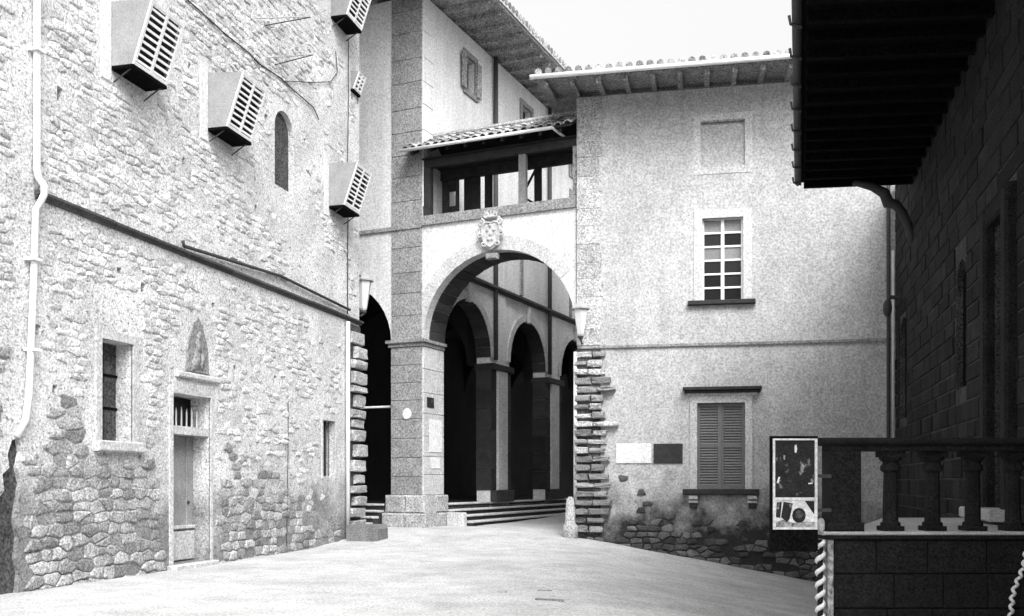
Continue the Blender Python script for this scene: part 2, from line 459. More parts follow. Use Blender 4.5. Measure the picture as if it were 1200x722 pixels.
# ------------------------------------------------------------------ ground
def build_ground():
    xs = [-300, -120, -50, -25] + [-14 + 0.5*i for i in range(61)] + [25, 50, 120, 300]
    ys = [-300, -120, -50, -20, -8] + [0.5*i for i in range(0, 91)] + [60, 120, 300]
    g = G()
    vs = []
    for y in ys:
        for x in xs:
            z = ground_z(x, y)
            if -14 <= x <= 16 and 0 <= y <= 45:
                z += 0.025*noise.noise(Vector((x*0.6, y*0.6, 3.1))) + 0.012*noise.noise(Vector((x*1.9, y*1.9, 9.0)))
            vs.append((x, y, z))
    n = len(xs)
    fs = [(j*n+i, j*n+i+1, (j+1)*n+i+1, (j+1)*n+i) for j in range(len(ys)-1) for i in range(n-1)]
    g.add(vs, fs)
    o = g.obj('ground', 'ground', smooth=True, kind='structure', fix=False)
    for (x0, y0, x1, y1, w) in ((627, 702, 660, 703.5, .02), (630, 692, 647, 692.3, .012), (583, 694, 594, 694.3, .01)):
        d = F*CZ/(y0-HY); X0, X1 = (x0-CX)/F*d, (x1-CX)/F*d; d2 = F*CZ/(y1-HY)
        zz = ground_z(X0, d)+.02
        g = G(); g.hexa([(X0, d-w, zz-.05), (X1, d2-w*.6, zz-.05), (X1, d2+w, zz-.05), (X0, d+w*.5, zz-.05), (X0, d-w, zz+.006), (X1, d2-w*.6, zz+.006), (X1, d2+w, zz+.006), (X0, d+w*.5, zz+.006)]); g.obj('paving_slot', 'darkquoin', o)
    return o
build_ground()

# ------------------------------------------------------------------ left: rubble building
def hopper(B, P, s0, z0, w=0.85, h=0.95, db=0.36, dt=0.68, slats=9, name='window_hopper'):
    """slatted box leaning outwards at the top"""
    s1 = s0 + w; t = 0.035
    zt = z0 + h
    g = G(); g.box(P, s0-0.01, s1+0.01, z0-0.05, z0-0.002, -0.02, db+0.02); H = g.obj(name, 'darkwood', B)
    for a, b in ((s0, s0+t), (s1-t, s1)):
        hp = G()                         # cheeks
        vs = [P.w(q, z, o) for q in (a, b) for z, o in ((z0, -0.02), (z0, db), (zt-0.03, dt), (zt+0.02, -0.02))]
        hp.add(vs, [(0,1,2,3), (7,6,5,4), (0,4,5,1), (1,5,6,2), (2,6,7,3), (3,7,4,0)])
        hp.obj('cheek', 'greywood', H)
    def fp(q, k, off):                                            # point on the leaning front
        o = db + (dt-db)*k + off; return P.w(q, z0 + (h-0.03)*k, o)
    sw = 0.05; mid = (s0+s1)/2
    for a, b in ((s0, s0+sw), (mid-sw/2, mid+sw/2), (s1-sw, s1)):
        g = G(); g.hexa([fp(a,0,0), fp(b,0,0), fp(b,0,.03), fp(a,0,.03), fp(a,1,0), fp(b,1,0), fp(b,1,.03), fp(a,1,.03)]); g.obj('stile', 'paintedwood', H)
    for k0, k1 in ((0, .05), (.95, 1)):
        g = G(); g.hexa([fp(s0+sw,k0,0), fp(s1-sw,k0,0), fp(s1-sw,k0,.026), fp(s0+sw,k0,.026), fp(s0+sw,k1,0), fp(s1-sw,k1,0), fp(s1-sw,k1,.026), fp(s0+sw,k1,.026)]); g.obj('rail', 'paintedwood', H)
    for c in ((s0+sw, mid-sw/2), (mid+sw/2, s1-sw)):
        for i in range(slats):
            k = .05 + .9*(i+.25+random.uniform(-.07, .07))/slats; k2 = k + .9*random.uniform(.36, .46)/slats
            g = G(); a, b = c; jt = random.uniform(-.012, .012)
            g.hexa([fp(a,k,-.012), fp(b,k+jt,-.012), fp(b,k-.012+jt,.024), fp(a,k-.012,.024), fp(a,k2,-.03), fp(b,k2,-.03), fp(b,k2-.012,.012), fp(a,k2-.012,.012)])
            g.obj('slat', 'paintedwood', H)
    g = G(); g.hexa([fp(s0+t,0.02,-.09), fp(s1-t,0.02,-.09), fp(s1-t,0.02,-.06), fp(s0+t,0.02,-.06), fp(s0+t,.98,-.09), fp(s1-t,.98,-.09), fp(s1-t,.98,-.06), fp(s0+t,.98,-.06)])
    g.obj('backing', 'void', H)
    for q in (s0+0.05, s1-0.05):
        g = G(); g.tube([P.w(q, z0-0.04, db-0.05), P.w(q, z0-0.22, 0.01)], 0.012, 6); g.obj('strut', 'iron', H)
    return H

def build_left():
    P = LW; s_end = P.s(421); s_beg = 4.5
    base = P.w((s_beg+s_end)/2, 0, -0.3)
    B = thing('stone_building', 'tall pale rubble stone building with leaning slatted window boxes along its wall', 'building', base)
    top = 12.9 + CZ
    at = P.at
    holes = []
    # window
    ws0, ws1 = P.s(118), P.s(155); wz0, wz1 = P.z(118, 516), P.z(118, 396)
    holes.append((rect(ws0, ws1, wz0, wz1), 0.30))
    # door
    ds0, ds1 = P.s(202), P.s(246); dz0, dz1 = 0.08, P.z(202, 460)
    holes.append((rect(ds0, ds1, dz0, dz1), 0.42))
    # small window by the corner
    ms0, ms1 = P.s(378), P.s(392); mz0, mz1 = P.z(378, 558), P.z(378, 492)
    holes.append((rect(ms0, ms1, mz0, mz1), 0.25))
    # tall arched niche
    ns0, ns1 = P.s(322), P.s(344); nz0, nz1 = P.z(333, 222), P.z(333, 131)
    npoly = archpoly(ns0, ns1, nz0, nz1-(ns1-ns0)/2)
    holes.append((npoly, 0.14))
    # putlog holes
    put = [(70,110,.12,.2),(222,77,.1,.13),(312,140,.12,.2),(215,190,.1,.2),(300,245,.1,.16),(168,337,.14,.15),(42,385,.2,.16),(250,358,.1,.1),
           (322,445,.12,.2),(275,437,.09,.28),(366,468,.1,.1),(376,186,.08,.2),(357,168,.08,.2),(140,318,.1,.1),(130,92,.08,.08),(64,455,.1,.1)]
    pr = []
    for x, y, a, b in put:
        s, z = at(x, y); j = random.uniform(-.03, .03)
        poly = [(s-a/2, z-b/2+j), (s+a/2+j, z-b/2), (s+a/2, z+b/2+j), (s-a/2-j, z+b/2)]
        holes.append((poly, 0.22)); pr.append((s, z, a, b))
    cl = [(-14, 700), (20, 700), (23, 672), (19, 655), (22, 630), (18, 610), (21, 590), (25, 566), (21, 548), (25, 530), (22, 513), (14, 516), (9, 532), (11, 548), (3, 556), (5, 575), (-6, 590), (-3, 606), (-14, 622), (-10, 645), (-16, 668)]
    chase = [at(x, y) for x, y in cl][::-1]
    chase = [(a, max(b, -.2)) for a, b in chase]
    holes.append((chase, .10))
    g = G(); g.wall(P, rect(s_beg, s_end, -1.2, top), holes, 0.7)
    g.obj('wall', 'rubbleplaster', B)
    # end wall and roof slab behind, so the block is solid
    g = G(); g.box(P, s_end-0.7, s_end, -1.2, top, -9, -0.703); g.obj('end_wall', 'rubbleplaster', B)
    g = G(); g.box(P, s_beg-.6, s_end+.6, top+0.002, top+0.18, -9, 0.9); g.obj('roof', 'soffit', B)
    # string course, stepped profile, in lengths; dark colour carries its shadow line
    zs = 5.30
    edges_ = [P.s(40)]
    while edges_[-1] < s_end - 1.9: edges_.append(edges_[-1] + random.uniform(1.3, 1.8))
    edges_.append(s_end + 0.08)
    for a, b in zip(edges_, edges_[1:]):
        g = G(); j = random.uniform(-.008, .008)
        g.prism(Plane(P.w(0,0,0).xy, P.n, P.d), [(-.05, zs-.05), (.03, zs-.05), (.04, zs-.01), (.09, zs+.01+j), (.09, zs+.045+j), (-.05, zs+.07)], a+.004, b-.004)
        g.obj('string_course', 'course', B)
    # conduit above the string course
    g = G(); a, b = P.s(210), P.s(407)
    g.tube([P.w(a, P.z(210, 286)+.05, .07), P.w(a+.05, P.z(210,288), .06), P.w((a+b)/2, zs+.30, .06), P.w(b, zs+.20, .06)], 0.03, 8); g.obj('conduit', 'iron', B, smooth=True)
    # tall downpipe hooking round the string course
    g = G()
    pts = [P.w(P.s(38), top, .08), P.w(P.s(38), zs+.3, .07), P.w(P.s(38.5), zs+.2, .09), P.w(P.s(39), zs+.10, .17), P.w(P.s(39), zs-.02, .17), P.w(P.s(38), zs-.12, .13), P.w(P.s(37), zs-.22, .07),
           P.w(P.s(33), 4.0, .08), P.w(P.s(28), P.z(28, 462), .08), P.w(P.s(25), P.z(25, 492), .07), P.w(P.s(18), P.z(18, 512), .02)]
    g.tube(pts, 0.046, 10); dp = g.obj('downpipe', 'zinc', B, smooth=True)
    for zz in (11.5, 9.3, 7.2, 4.4, 3.2):
        s = P.s(38) if zz > 5 else P.s(33)
        g = G(); g.box(P, s-.085, s+.085, zz-.02, zz+.02, -.02, .15); g.obj('pipe_bracket', 'zinc', dp)
    g = G(); g.prism(P, [(a, b) for a, b in chase], -.099, -.07); g.obj('wall_chase', 'niche', B, label='dark ragged slot below the cut downpipe')
    # hoppers
    for (x, y) in ((130, 78), (243, 150), (385, 243)):
        s, z = at(x, y); hopper(B, P, s, 6.22+CZ)
        g = G(); g.cbox(P, s-.24, s-.004, 6.22+CZ-.25, 7.3+CZ, -.02, .018, .01); g.obj('plaster_jamb', 'plaster', B)
    s, z = at(388, 15); hopper(B, P, s, 10.55+CZ)
    s, z = at(411, 103); hopper(B, P, s, z-.02, .42, .42, .05, .20, 4)
    # window dressing
    win = G(); fr = .13
    win.box(P, ws0-fr, ws0, wz0, wz1+fr, -.02, .03); win.box(P, ws1, ws1+fr, wz0, wz1+fr, -.02, .03); win.box(P, ws0, ws1, wz1, wz1+fr, -.02, .03)
    wo_ = win.obj('window', 'palestone', B, label='tall window with pale flat surround and sill')
    g = G(); g.cbox(P, ws0-.18, ws1+.2, wz0-.16, wz0-.002, -.02, .11, .02); g.obj('sill', 'palestone', wo_)
    for a, b in ((ws0+.03, (ws0+ws1)/2-.02), ((ws0+ws1)/2+.02, ws1-.03)):
        for k in range(3):
            z0 = wz0 + (wz1-wz0)*k/3; g = G(); g.box(P, a, b, z0+.03, z0+(wz1-wz0)/3-.01, -.29, -.27); g.obj('pane', 'niche', wo_)
    g = G(); mid = (ws0+ws1)/2
    g.box(P, mid-.02, mid+.02, wz0, wz1, -.295, -.25)
    for k in (1, 2): g.box(P, ws0, mid-.021, wz0+(wz1-wz0)*k/3-.01, wz0+(wz1-wz0)*k/3+.03, -.295, -.26); g.box(P, mid+.021, ws1, wz0+(wz1-wz0)*k/3-.01, wz0+(wz1-wz0)*k/3+.03, -.295, -.26)
    g.obj('sash', 'darkwood', wo_)
    # door
    d = G(); fr = .10
    d.box(P, ds0-fr, ds0, dz0, dz1+fr, -.02, .022); d.box(P, ds1, ds1+fr*.7, dz0, dz1+fr, -.02, .022); d.box(P, ds0, ds1, dz1, dz1+fr+.1, -.02, .026)
    D = d.obj('door', 'palestone', B, label='narrow door with barred transom light and pale lintel')
    zl0, zl1 = P.z(202, 508), P.z(202, 498)
    g = G(); g.box(P, ds0+.002, ds1-.002, zl0, zl1, -.41, -.02); g.obj('transom_bar', 'palestone', D)
    nb = 5
    for k in range(nb):
        a = ds0+.01+(ds1-ds0-.02)*k/nb; b = ds0+.01+(ds1-ds0-.02)*(k+1)/nb
        g = G(); g.cbox(P, a+.004, b-.004, dz0+.02, zl0-.003, -.40, -.32-.01*(k % 2), .012); g.obj('plank', 'door', D)
    g = G(); g.cbox(P, ds0+.01, ds0+.01+(ds1-ds0)*.97, dz0+.02, dz0+.52, -.33, -.285, .012); g.obj('kick_board', 'palestone', D)
    g = G(); g.cbox(P, ds0-.02, ds1-.02, dz0+.56, dz0+.62, -.34, -.27, .01); g.obj('ledge', 'palestone', D)
    g = G(); g.box(P, ds0+.02, ds1-.02, zl1+.02, dz1-.02, -.40, -.37); g.obj('transom_pane', 'glass', D)
    for k in range(7):
        q = ds0+.1+(ds1-ds0-.2)*k/6; hh = zl1 + .24 + .03*(k % 2)
        g = G(); g.tube([P.w(q, zl1, -.2), P.w(q, hh, -.2), P.w(q, hh+.08, -.2)], [.014, .014, .003], 6); g.obj('transom_spike', 'paleiron', D)
    g = G(); g.blob((ds1-.2, 1.1, -.30), .03, .03, .03, P); g.obj('door_knob', 'iron', D)
    g = G(); g.cbox(P, ds0-.14, ds1+.05, -.2, dz0-.003, -.4, .16, .02); g.obj('threshold', 'palestone', D)
    # small window
    g = G(); fr = .07
    g.box(P, ms0-fr, ms0, mz0-.06, mz1+fr, -.02, .02); g.box(P, ms1, ms1+fr, mz0-.06, mz1+fr, -.02, .02); g.box(P, ms0, ms1, mz1, mz1+fr, -.02, .02)
    mw = g.obj('window', 'palestone', B, label='small narrow slit window near the building corner')
    g = G(); g.box(P, ms0+.01, ms1-.01, mz0+.01, mz1-.01, -.24, -.2); g.obj('pane', 'glass', mw)
    g = G()
    for k in range(1, 4): q = ms0+(ms1-ms0)*k/4; g.tube([P.w(q, mz0, -.08), P.w(q, mz1, -.08)], .011, 6)
    g.obj('window_bars', 'iron', mw)
    # niche infill
    g = G(); g.prism(P, [(a*.985+b_, z) for a, z in npoly for b_ in [.015*(ns0+ns1)/2]], -.138, -.115); g.obj('niche_panel', 'niche', B)
    # worn relief over the door
    rs0, rs1 = P.s(217), P.s(243); rz0, rz1 = P.z(222, 435), P.z(226, 370)
    c = (rs0+rs1)/2; wd = rs1-rs0
    g = G(); g.prism(P, [(rs0, rz0), (rs1, rz0), (rs1-.04, rz0+.45), (c+.15, rz0+.8), (c, rz1), (c-.15, rz0+.8), (rs0+.04, rz0+.45)], -.02, .035)
    rel = g.obj('carved_relief', 'sandstone', B, label='weathered pointed stone relief above the door')
    for k, (q, z, r) in enumerate(((c-.05, rz0+.22, .12), (c+.10, rz0+.2, .09), (c, rz0+.45, .09), (c+.01, rz0+.62, .055), (c-.14, rz0+.12, .07))):
        g = G(); g.blob((q, z, .03), r, .05, r*1.5, P, k, .22); g.obj('figure', 'sandstone', rel, smooth=True)
    g = G(); g.cbox(P, rs0-.3, rs1+.35, rz0-.13, rz0-.03, -.02, .07, .02); g.obj('relief_ledge', 'palestone', rel)
    # iron rods and wires high on the wall
    for (x0, y0, x1, y1) in ((300, 22, 363, 22), (312, 68, 366, 66)):
        s, z = at(x0, y0)
        e_ = P.s(x1-18)
        g = G(); g.tube([P.w(s, z, .03), P.w(e_, P.z(x1-18, y1), .35)], .010, 6); g.obj('iron_rod', 'greypaint', B)
        g = G(); g.tube([P.w(s+.3, P.z(x0+12, y0+11), .03), P.w(e_, P.z(x1-18, y1)-.01, .36)], .013, 6); g.obj('iron_rod', 'iron', B)
    def wire(pts, r=.012, o=.03, name='cable'):
        g = G(); g.tube([P.w(*at(x, y), o) for x, y in pts], r, 5); g.obj(name, 'iron', B)
    wire([(212, -5), (237, 17), (262, 40), (290, 62), (302, 75), (328, 92), (345, 108), (366, 126), (372, 140)], .013)
    wire([(392, 60), (394, 85), (386, 96), (365, 97), (330, 95)], .01)
    wire([(337, 470), (337, 520), (336, 580), (335, 640)], .008, .015)
    wire([(407, 45), (407, 120), (406, 190)], .010)
    wire([(406.5, 250), (406, 300), (406, 368)], .013)
    # corner pipe below the string course
    g = G(); q = P.s(404)
    g.tube([P.w(q, zs-.1, .08), P.w(q, 3, .08), P.w(q, .1, .08)], .05, 8); g.obj('corner_pipe', 'zinc', B, smooth=True)
    # quoin stones at the far corner: rough, rounded, alternately long and short
    qs0 = P.s(407); z = 0.35; k = 0; RQ = random.Random(31); PQ = Plane(P.w(s_end+.03,0,0).xy, -P.n, P.d)
    g = G(); g.box(P, qs0+.05, s_end+.03, .3, zs-.1, -.3, .02); g.obj('gap_shade', 'niche', B)  # dark backing puts the shade between the quoins into colour
    while z < zs - .25:
        h = random.uniform(.15, .31)
        L = (s_end - qs0)*(1.0 if k % 2 else .78) + random.uniform(-.16, .1)
        rough_stone(P, s_end-L, s_end+.13, z, z+h, .0, random.uniform(.08, .17), RQ, 'quoin', 'quoin', B)
        rough_stone(PQ, .005, random.uniform(.3, .55), z, z+h, .0, random.uniform(.05, .12), RQ, 'quoin', 'quoin', B)
        z += h + random.uniform(.03, .07); k += 1
    # rubble stones
    solids = [(ws0-.2, ws1+.22, wz0-.2, wz1+.75), (ds0-.14, ds1+.16, -.2, dz1+.75), (ms0-.12, ms1+.12, mz0-.1, mz1+.12), (ns0-.15, ns1+.15, nz0-.4, nz1+.1),
              (rs0-.1, rs1+.1, rz0-.15, rz1), (P.s(28)-.12, P.s(40)+.08, 1.9, 15), (0, 99, zs-.15, zs+.2), (qs0-.25, 99, 0, zs), (P.s(-14), P.s(23), -.3, P.z(15, 515))]
    for (x, y) in ((130, 78), (243, 150), (385, 243), (388, 15)):
        s, _ = at(x, y); zz = (10.55 if y == 15 else 6.22)+CZ; solids.append((s-.26, s+.95, zz-.2, zz+1.1))
    for s, z, a, b in pr: solids.append((s-a/2-.02, s+a/2+.02, z-b/2-.02, z+b/2+.02))
    def clear(poly, m=.0):
        a_, b_ = min(p[0] for p in poly), max(p[0] for p in poly); e_, f_ = min(p[1] for p in poly), max(p[1] for p in poly)
        return b_ < s_end-.05 and not any(b_ > a+m and a_ < b-m and f_ > e+m and e_ < f-m for a, b, e, f in solids)
    R = random.Random(11); low, upp = [], []
    sl_ = P.s(-170)
    def limit(c):
        nn = noise.noise(Vector((c*.55, .3, 1.7)))
        return 2.05 + .6*nn - 1.15*ss(c, 18.0, 23) + 1.5*ss(c, 15.6, 12.8)
    for poly in cells(sl_, s_end, -.3, 4.6, .30, .165, 3):
        cx_ = sum(p[0] for p in poly)/len(poly); cz_ = sum(p[1] for p in poly)/len(poly)
        if cz_ < limit(cx_)+R.uniform(-.5, .25) and clear(poly) and R.random() < .90:
            low.append((P, poly, R.uniform(.006, .04)*(1-.35*ss(cx_, 17, 23)), R.uniform(.005, .02)))
    for poly in cells(sl_, s_end, .6, top-.3, .23, .115, 4):
        cx_ = sum(p[0] for p in poly)/len(poly); cz_ = sum(p[1] for p in poly)/len(poly)
        if cz_ < limit(cx_)+R.uniform(-.1, .5) or not clear(poly): continue
        nn = noise.noise(Vector((cx_*.4, cz_*.45, 8.8)))+.5*noise.noise(Vector((cx_*1.3, cz_*1.3, 2.2)))
        thr = .12 + .35*ss(cx_, 18.5, 12.5) - .35*ss(cx_, 18, 22)
        if cz_ < zs: thr += .12
        if nn + R.uniform(-.5, .5) < thr: upp.append((P, poly, R.uniform(.002, .026), R.uniform(.006, .02)))
    lay_cells(low, 'rubble', B, 'rubble_stone', 300, 'small_rubble_stones')
    lay_cells(upp, 'rubblelight', B, 'wall_stone', 0, 'limewashed_rubble')
    # the stone block against the corner
    g = G(); P2 = Plane(P.w(s_end,0,0).xy, P.d, P.n)
    g.cbox(P2, -1.25, -.45, -.1, .46, .22, .95, .09)
    g.obj('stone_block', 'darkquoin', None, label='low dark worn stone block standing at the foot of the rubble building corner', cat='stone block')
build_left()

# ------------------------------------------------------------------ palace with portico
HS = 3.73 + CZ          # springing of the arches
PT = 12.95 + CZ         # wall top
FL = -0.60 + CZ         # portico floor
def build_palace():
    B = thing('arcaded_palace', 'tall plastered palace with dark arcaded portico behind the street arch', 'building', FA.w(-3, 0.2, -4))
    # front wall with the portico's end arch
    a1 = FA.s(458.5); r = 1.72; a0 = a1 - 2*r
    g = G(); g.wall(FA, rect(-9, 0, -.4, PT), [(archpoly(a0, a1, FL-.2, HS+.02), None)], 1.15)
    g.obj('front_wall', 'plaster', B)
    # long side with arcade: arches start behind the pier
    holes = []
    k = 0; s = 1.17
    arches = []
    while s < 30:
        arches.append((s, s+3.0)); s += 4.4
    for (a, b) in arches: holes.append((archpoly(a, b, FL-.1, HS+.06), None))
    # upper windows
    wins = [(2.5, 3.1), (6.55, 7.3), (11.0, 11.7), (15.4, 16.1)]
    uz0, uz1 = 11.35+CZ, 12.3+CZ
    for (a, b) in wins: holes.append((rect(a, b, uz0, uz1), .25))
    g = G(); g.wall(FC, rect(1.152, 34, -.3, PT), holes, .45)
    g.obj('side_wall', 'plaster', B)
    # roof with deep eaves, rafters below
    oh = 1.45
    g = G(); g.box(FA, -11, oh+.05, PT+.13, PT+.19, -36, oh); R = g.obj('roof', 'soffit', B)
    g = G(); g.box(FA, -11, oh+.1, PT+.192, PT+.30, -36, oh+.06); g.obj('tile_edge', 'tile', R)
    for i in range(48):
        b = -1.6 + .72*i
        g = G(); g.box(FC, b-.06, b+.06, PT+.012, PT+.128, -.5, oh-.08); g.obj('rafter', 'soffit', R)
    for i in range(12):
        a = -9 + .75*i
        g = G(); g.box(FA, a-.06, a+.06, PT+.012, PT+.128, -.5, oh-.08); g.obj('rafter', 'soffit', R)
    nrow = 90
    for i in range(nrow):
        b = -1.9 + .24*i
        if i < 60:
            g = G(); g.tube([FC.w(b, PT+.33, oh+.12), FC.w(b, PT+.36, oh-.35)], .085, 8); g.obj('roof_tile', 'tile', R)
    # pier dressing: blocks on front and side, plinth, capital
    def blocks(P, s0, s1, z0, z1, hgt, o, mat, name='pier_block'):
        z = z0; k = 0
        while z < z1 - .1:
            h = min(hgt*random.uniform(.85, 1.15), z1-z)
            if z1-z-h < .15: h = z1-z
            g = G(); g.cbox(P, s0, s1, z+.004, z+h-.004, -.02, o+random.uniform(-.003, .003), .012); g.obj(name, mat, B)
            z += h; k += 1
    pl = .95
    z_pl = 0.62+CZ-1.45+.45
    blocks(FA, a1, -.002, 1.10, HS-.12, .55, .03, 'sandstone')
    blocks(FC, .002, 1.15, 1.10, HS-.12, .55, .03, 'palestone')  # pier side coloured paler than its front to carry the light on it
    blocks(FA, a1+.02, -.002, HS+.06, PT-.02, .62, .03, 'sandstone', 'pilaster_block')
    blocks(FC, .002, .55, 7.3+CZ, PT-.02, .7, .03, 'plaster', 'pilaster_block')
    # plinth: two courses
    for z0, z1, e in ((-.2, .62, .20), (.623, 1.10, .13)):
        for (q0, q1) in ((a1-e, (a1)/2), (a1/2+.006, e)):
            g = G(); g.cbox(FA, q0, q1, z0, z1, -.5, e, .04); g.obj('plinth_block', 'quoin', B)
        g = G(); g.cbox(FC, .506, 1.25, z0, z1, -.4, e, .04); g.obj('plinth_block', 'quoin', B)
    for z0, z1, e in ((HS-.12, HS-.02, .06), (HS-.018, HS+.06, .12)):
        g = G(); g.box(FA, a1-e, e, z0, z1, -1.149, e); g.obj('capital', 'sandstone', B)
    # arcade piers: pilasters, capitals
    for i, (a, b) in enumerate(arches[:6]):
        q0, q1 = b, b+1.4
        g = G(); g.cbox(FC, q0+.35, q1-.35, FL+.35, HS-.1, -.02, .12, .015); g.obj('pilaster', 'palestone', B)
        g = G(); g.cbox(FC, q0+.02, q1-.02, FL, FL+.35, -.02, .2, .02); g.obj('pier_base', 'serena_shade', B)
        g = G(); g.cbox(FC, q0-.05, q1+.05, HS-.32, HS-.12, -.5, .17, .03); g.obj('pier_capital', 'serena_shade', B)
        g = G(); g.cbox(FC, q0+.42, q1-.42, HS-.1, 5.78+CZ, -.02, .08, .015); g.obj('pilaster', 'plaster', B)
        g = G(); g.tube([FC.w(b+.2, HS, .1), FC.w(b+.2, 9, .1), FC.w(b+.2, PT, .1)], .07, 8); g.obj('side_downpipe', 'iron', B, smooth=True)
        # sandstone pier facing and arch lining, own dark tone deepened with shade
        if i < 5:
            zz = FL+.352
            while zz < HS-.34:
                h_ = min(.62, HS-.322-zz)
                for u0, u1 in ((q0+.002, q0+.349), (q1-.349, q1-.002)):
                    g = G(); g.cbox(FC, u0, u1, zz+.004, zz+h_-.004, -.02, .05, .01); g.obj('pier_block', 'serena_shade', B)
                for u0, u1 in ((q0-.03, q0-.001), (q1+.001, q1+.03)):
                    g = G(); g.box(FC, u0, u1, zz+.004, zz+h_-.004, -.46, .045); g.obj('jamb_stone', 'serena_shade', B)
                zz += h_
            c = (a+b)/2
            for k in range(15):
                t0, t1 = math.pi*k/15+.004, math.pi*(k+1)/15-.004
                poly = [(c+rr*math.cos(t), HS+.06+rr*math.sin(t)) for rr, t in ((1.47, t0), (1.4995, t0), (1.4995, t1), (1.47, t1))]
                g = G(); g.prism(FC, poly, -.46, .03); g.obj('intrados_stone', 'serena_shade', B)
        # archivolt
        c = (a+b)/2; n = 15
        for k in range(n):
            t0, t1 = math.pi*k/n+.004, math.pi*(k+1)/n-.004
            poly = [(c+1.5*math.cos(t0), HS+.06+1.5*math.sin(t0)), (c+1.72*math.cos(t0), HS+.06+1.72*math.sin(t0)), (c+1.72*math.cos(t1), HS+.06+1.72*math.sin(t1)), (c+1.5*math.cos(t1), HS+.06+1.5*math.sin(t1))]
            if i == 0 and poly[1][0] < 1.2: continue
            if i < 4:
                g = G(); g.prism(FC, poly, -.02, .05); g.obj('voussoir', 'palestone', B)
        g = G(); g.cbox(FC, c-.14, c+.14, HS+1.5, 5.76+CZ, -.02, .12, .02); g.obj('keystone', 'palestone', B)
    # cornice between arcade and upper wall
    for (z0, z1, o) in ((5.84, 5.90, .10), (5.902, 5.97, .18)):
        g = G(); g.box(FC, 1.16, 34, z0+CZ, z1+CZ, -.02, o); g.obj('cornice', 'course', B)
    for q in (6.5, 11.0, 15.4):
        g = G(); g.box(FC, q-.1, q+.1, 6.07+CZ, PT-2.2, -.02, .05); g.obj('wall_strip', 'sandstone', B)
    # windows of the mezzanine
    for (a, b) in wins[:3]:
        f = .16; g = G()
        g.box(FC, a-f, a, uz0-f, uz1+f, -.02, .05); g.box(FC, b, b+f, uz0-f, uz1+f, -.02, .05); g.box(FC, a, b, uz1, uz1+f, -.02, .05); g.box(FC, a, b, uz0-f, uz0, -.02, .05)
        wn = g.obj('window', 'sandstone', B)
        g = G(); g.box(FC, a, b, uz0, uz1, -.24, -.2); g.obj('pane', 'glass', wn)
        g = G(); m = (a+b)/2; g.box(FC, m-.03, m+.03, uz0, uz1, -.199, -.15); g.obj('mullion', 'paintedwood', wn)
        if a < 3:
            for q0, q1 in ((a-.34, a-.05), (b+.04, b+.3)):
                g = G(); g.cbox(FC, q0, q1, uz0-.05, uz1+.02, .06, .10, .01); sh = g.obj('shutter', 'soffit', wn)
    # string along the palace front at the terrace level
    g = G(); g.box(FA, -9, -.002, 6.74+CZ, 6.84+CZ, -.02, .06); g.obj('string_course', 'sandstone', B)
    # portico inside
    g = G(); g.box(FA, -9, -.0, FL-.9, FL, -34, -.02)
    g.obj('portico_floor', 'serena_shade', B)
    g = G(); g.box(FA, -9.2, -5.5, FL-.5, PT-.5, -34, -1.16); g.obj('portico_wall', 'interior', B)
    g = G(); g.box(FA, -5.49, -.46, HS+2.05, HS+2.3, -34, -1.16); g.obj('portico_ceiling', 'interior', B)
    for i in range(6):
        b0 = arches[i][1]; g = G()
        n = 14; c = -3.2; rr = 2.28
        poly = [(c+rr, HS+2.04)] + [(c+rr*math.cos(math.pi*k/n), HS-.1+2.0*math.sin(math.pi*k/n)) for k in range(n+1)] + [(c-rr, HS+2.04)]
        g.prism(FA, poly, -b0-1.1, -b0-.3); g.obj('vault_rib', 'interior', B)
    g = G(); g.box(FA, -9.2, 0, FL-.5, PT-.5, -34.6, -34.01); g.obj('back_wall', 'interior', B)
    # iron tie bar in the end arch
    g = G(); g.tube([FA.w(a0-.2, 2.05+CZ, -.25), FA.w(a1+.1, 2.05+CZ, -.25)], .032, 8); g.obj('tie_bar', 'paleiron', B, smooth=True)
    return a0, a1
a0, a1 = build_palace()

# steps
def build_steps():
    rise, tread = .155, .30
    def flight(P, T, q0, q1, n):
        L = (q1-q0)/n
        for k in range(0, 4):
            z1 = FL - rise*k + (.012 if k == 0 else 0)
            oi, oo = (-.25, .035) if k == 0 else (tread*(k-1)-.03, tread*k)
            for i in range(n):
                a, b = q0+L*i, q0+L*(i+1)-.006
                g = G(); g.cbox(P, a, b, z1-.055, z1, oi, oo+random.uniform(-.008, .008), .015); g.obj('tread', 'palestone', T)
                if k: g = G(); g.box(P, a+.001, b-.001, z1-rise-.3, z1-.056, oi-.02, oo-.05); g.obj('riser', 'serena_shade', T)  # riser colour darkened to add the shade under the nosing
        g = G(); g.box(P, q0, q1, FL-rise+.001, FL-.045, -.03, -.005); g.obj('riser', 'serena_shade', T)
    T = thing('stone_steps', 'long flight of stone steps running along the arcade inside the archway', 'steps', FC.w(8, .2, .5), 'portico steps')
    flight(FC, T, 1.28, 27.0, 8)
    T2 = thing('stone_steps', 'short flight of steps between the pier plinth and the rubble building corner', 'steps', FA.w((a0+a1)/2, .2, .5), 'portico steps')
    flight(FA, T2, a0-.5, a1-.22, 3)
    g = G(); g.cbox(FC, .98, 1.22, .05, .62, .22, .72, .04)
    g.obj('stone_block', 'palestone', None, label='small pale squared stone at the end of the arcade steps beside the pier', cat='stone block')
build_steps()

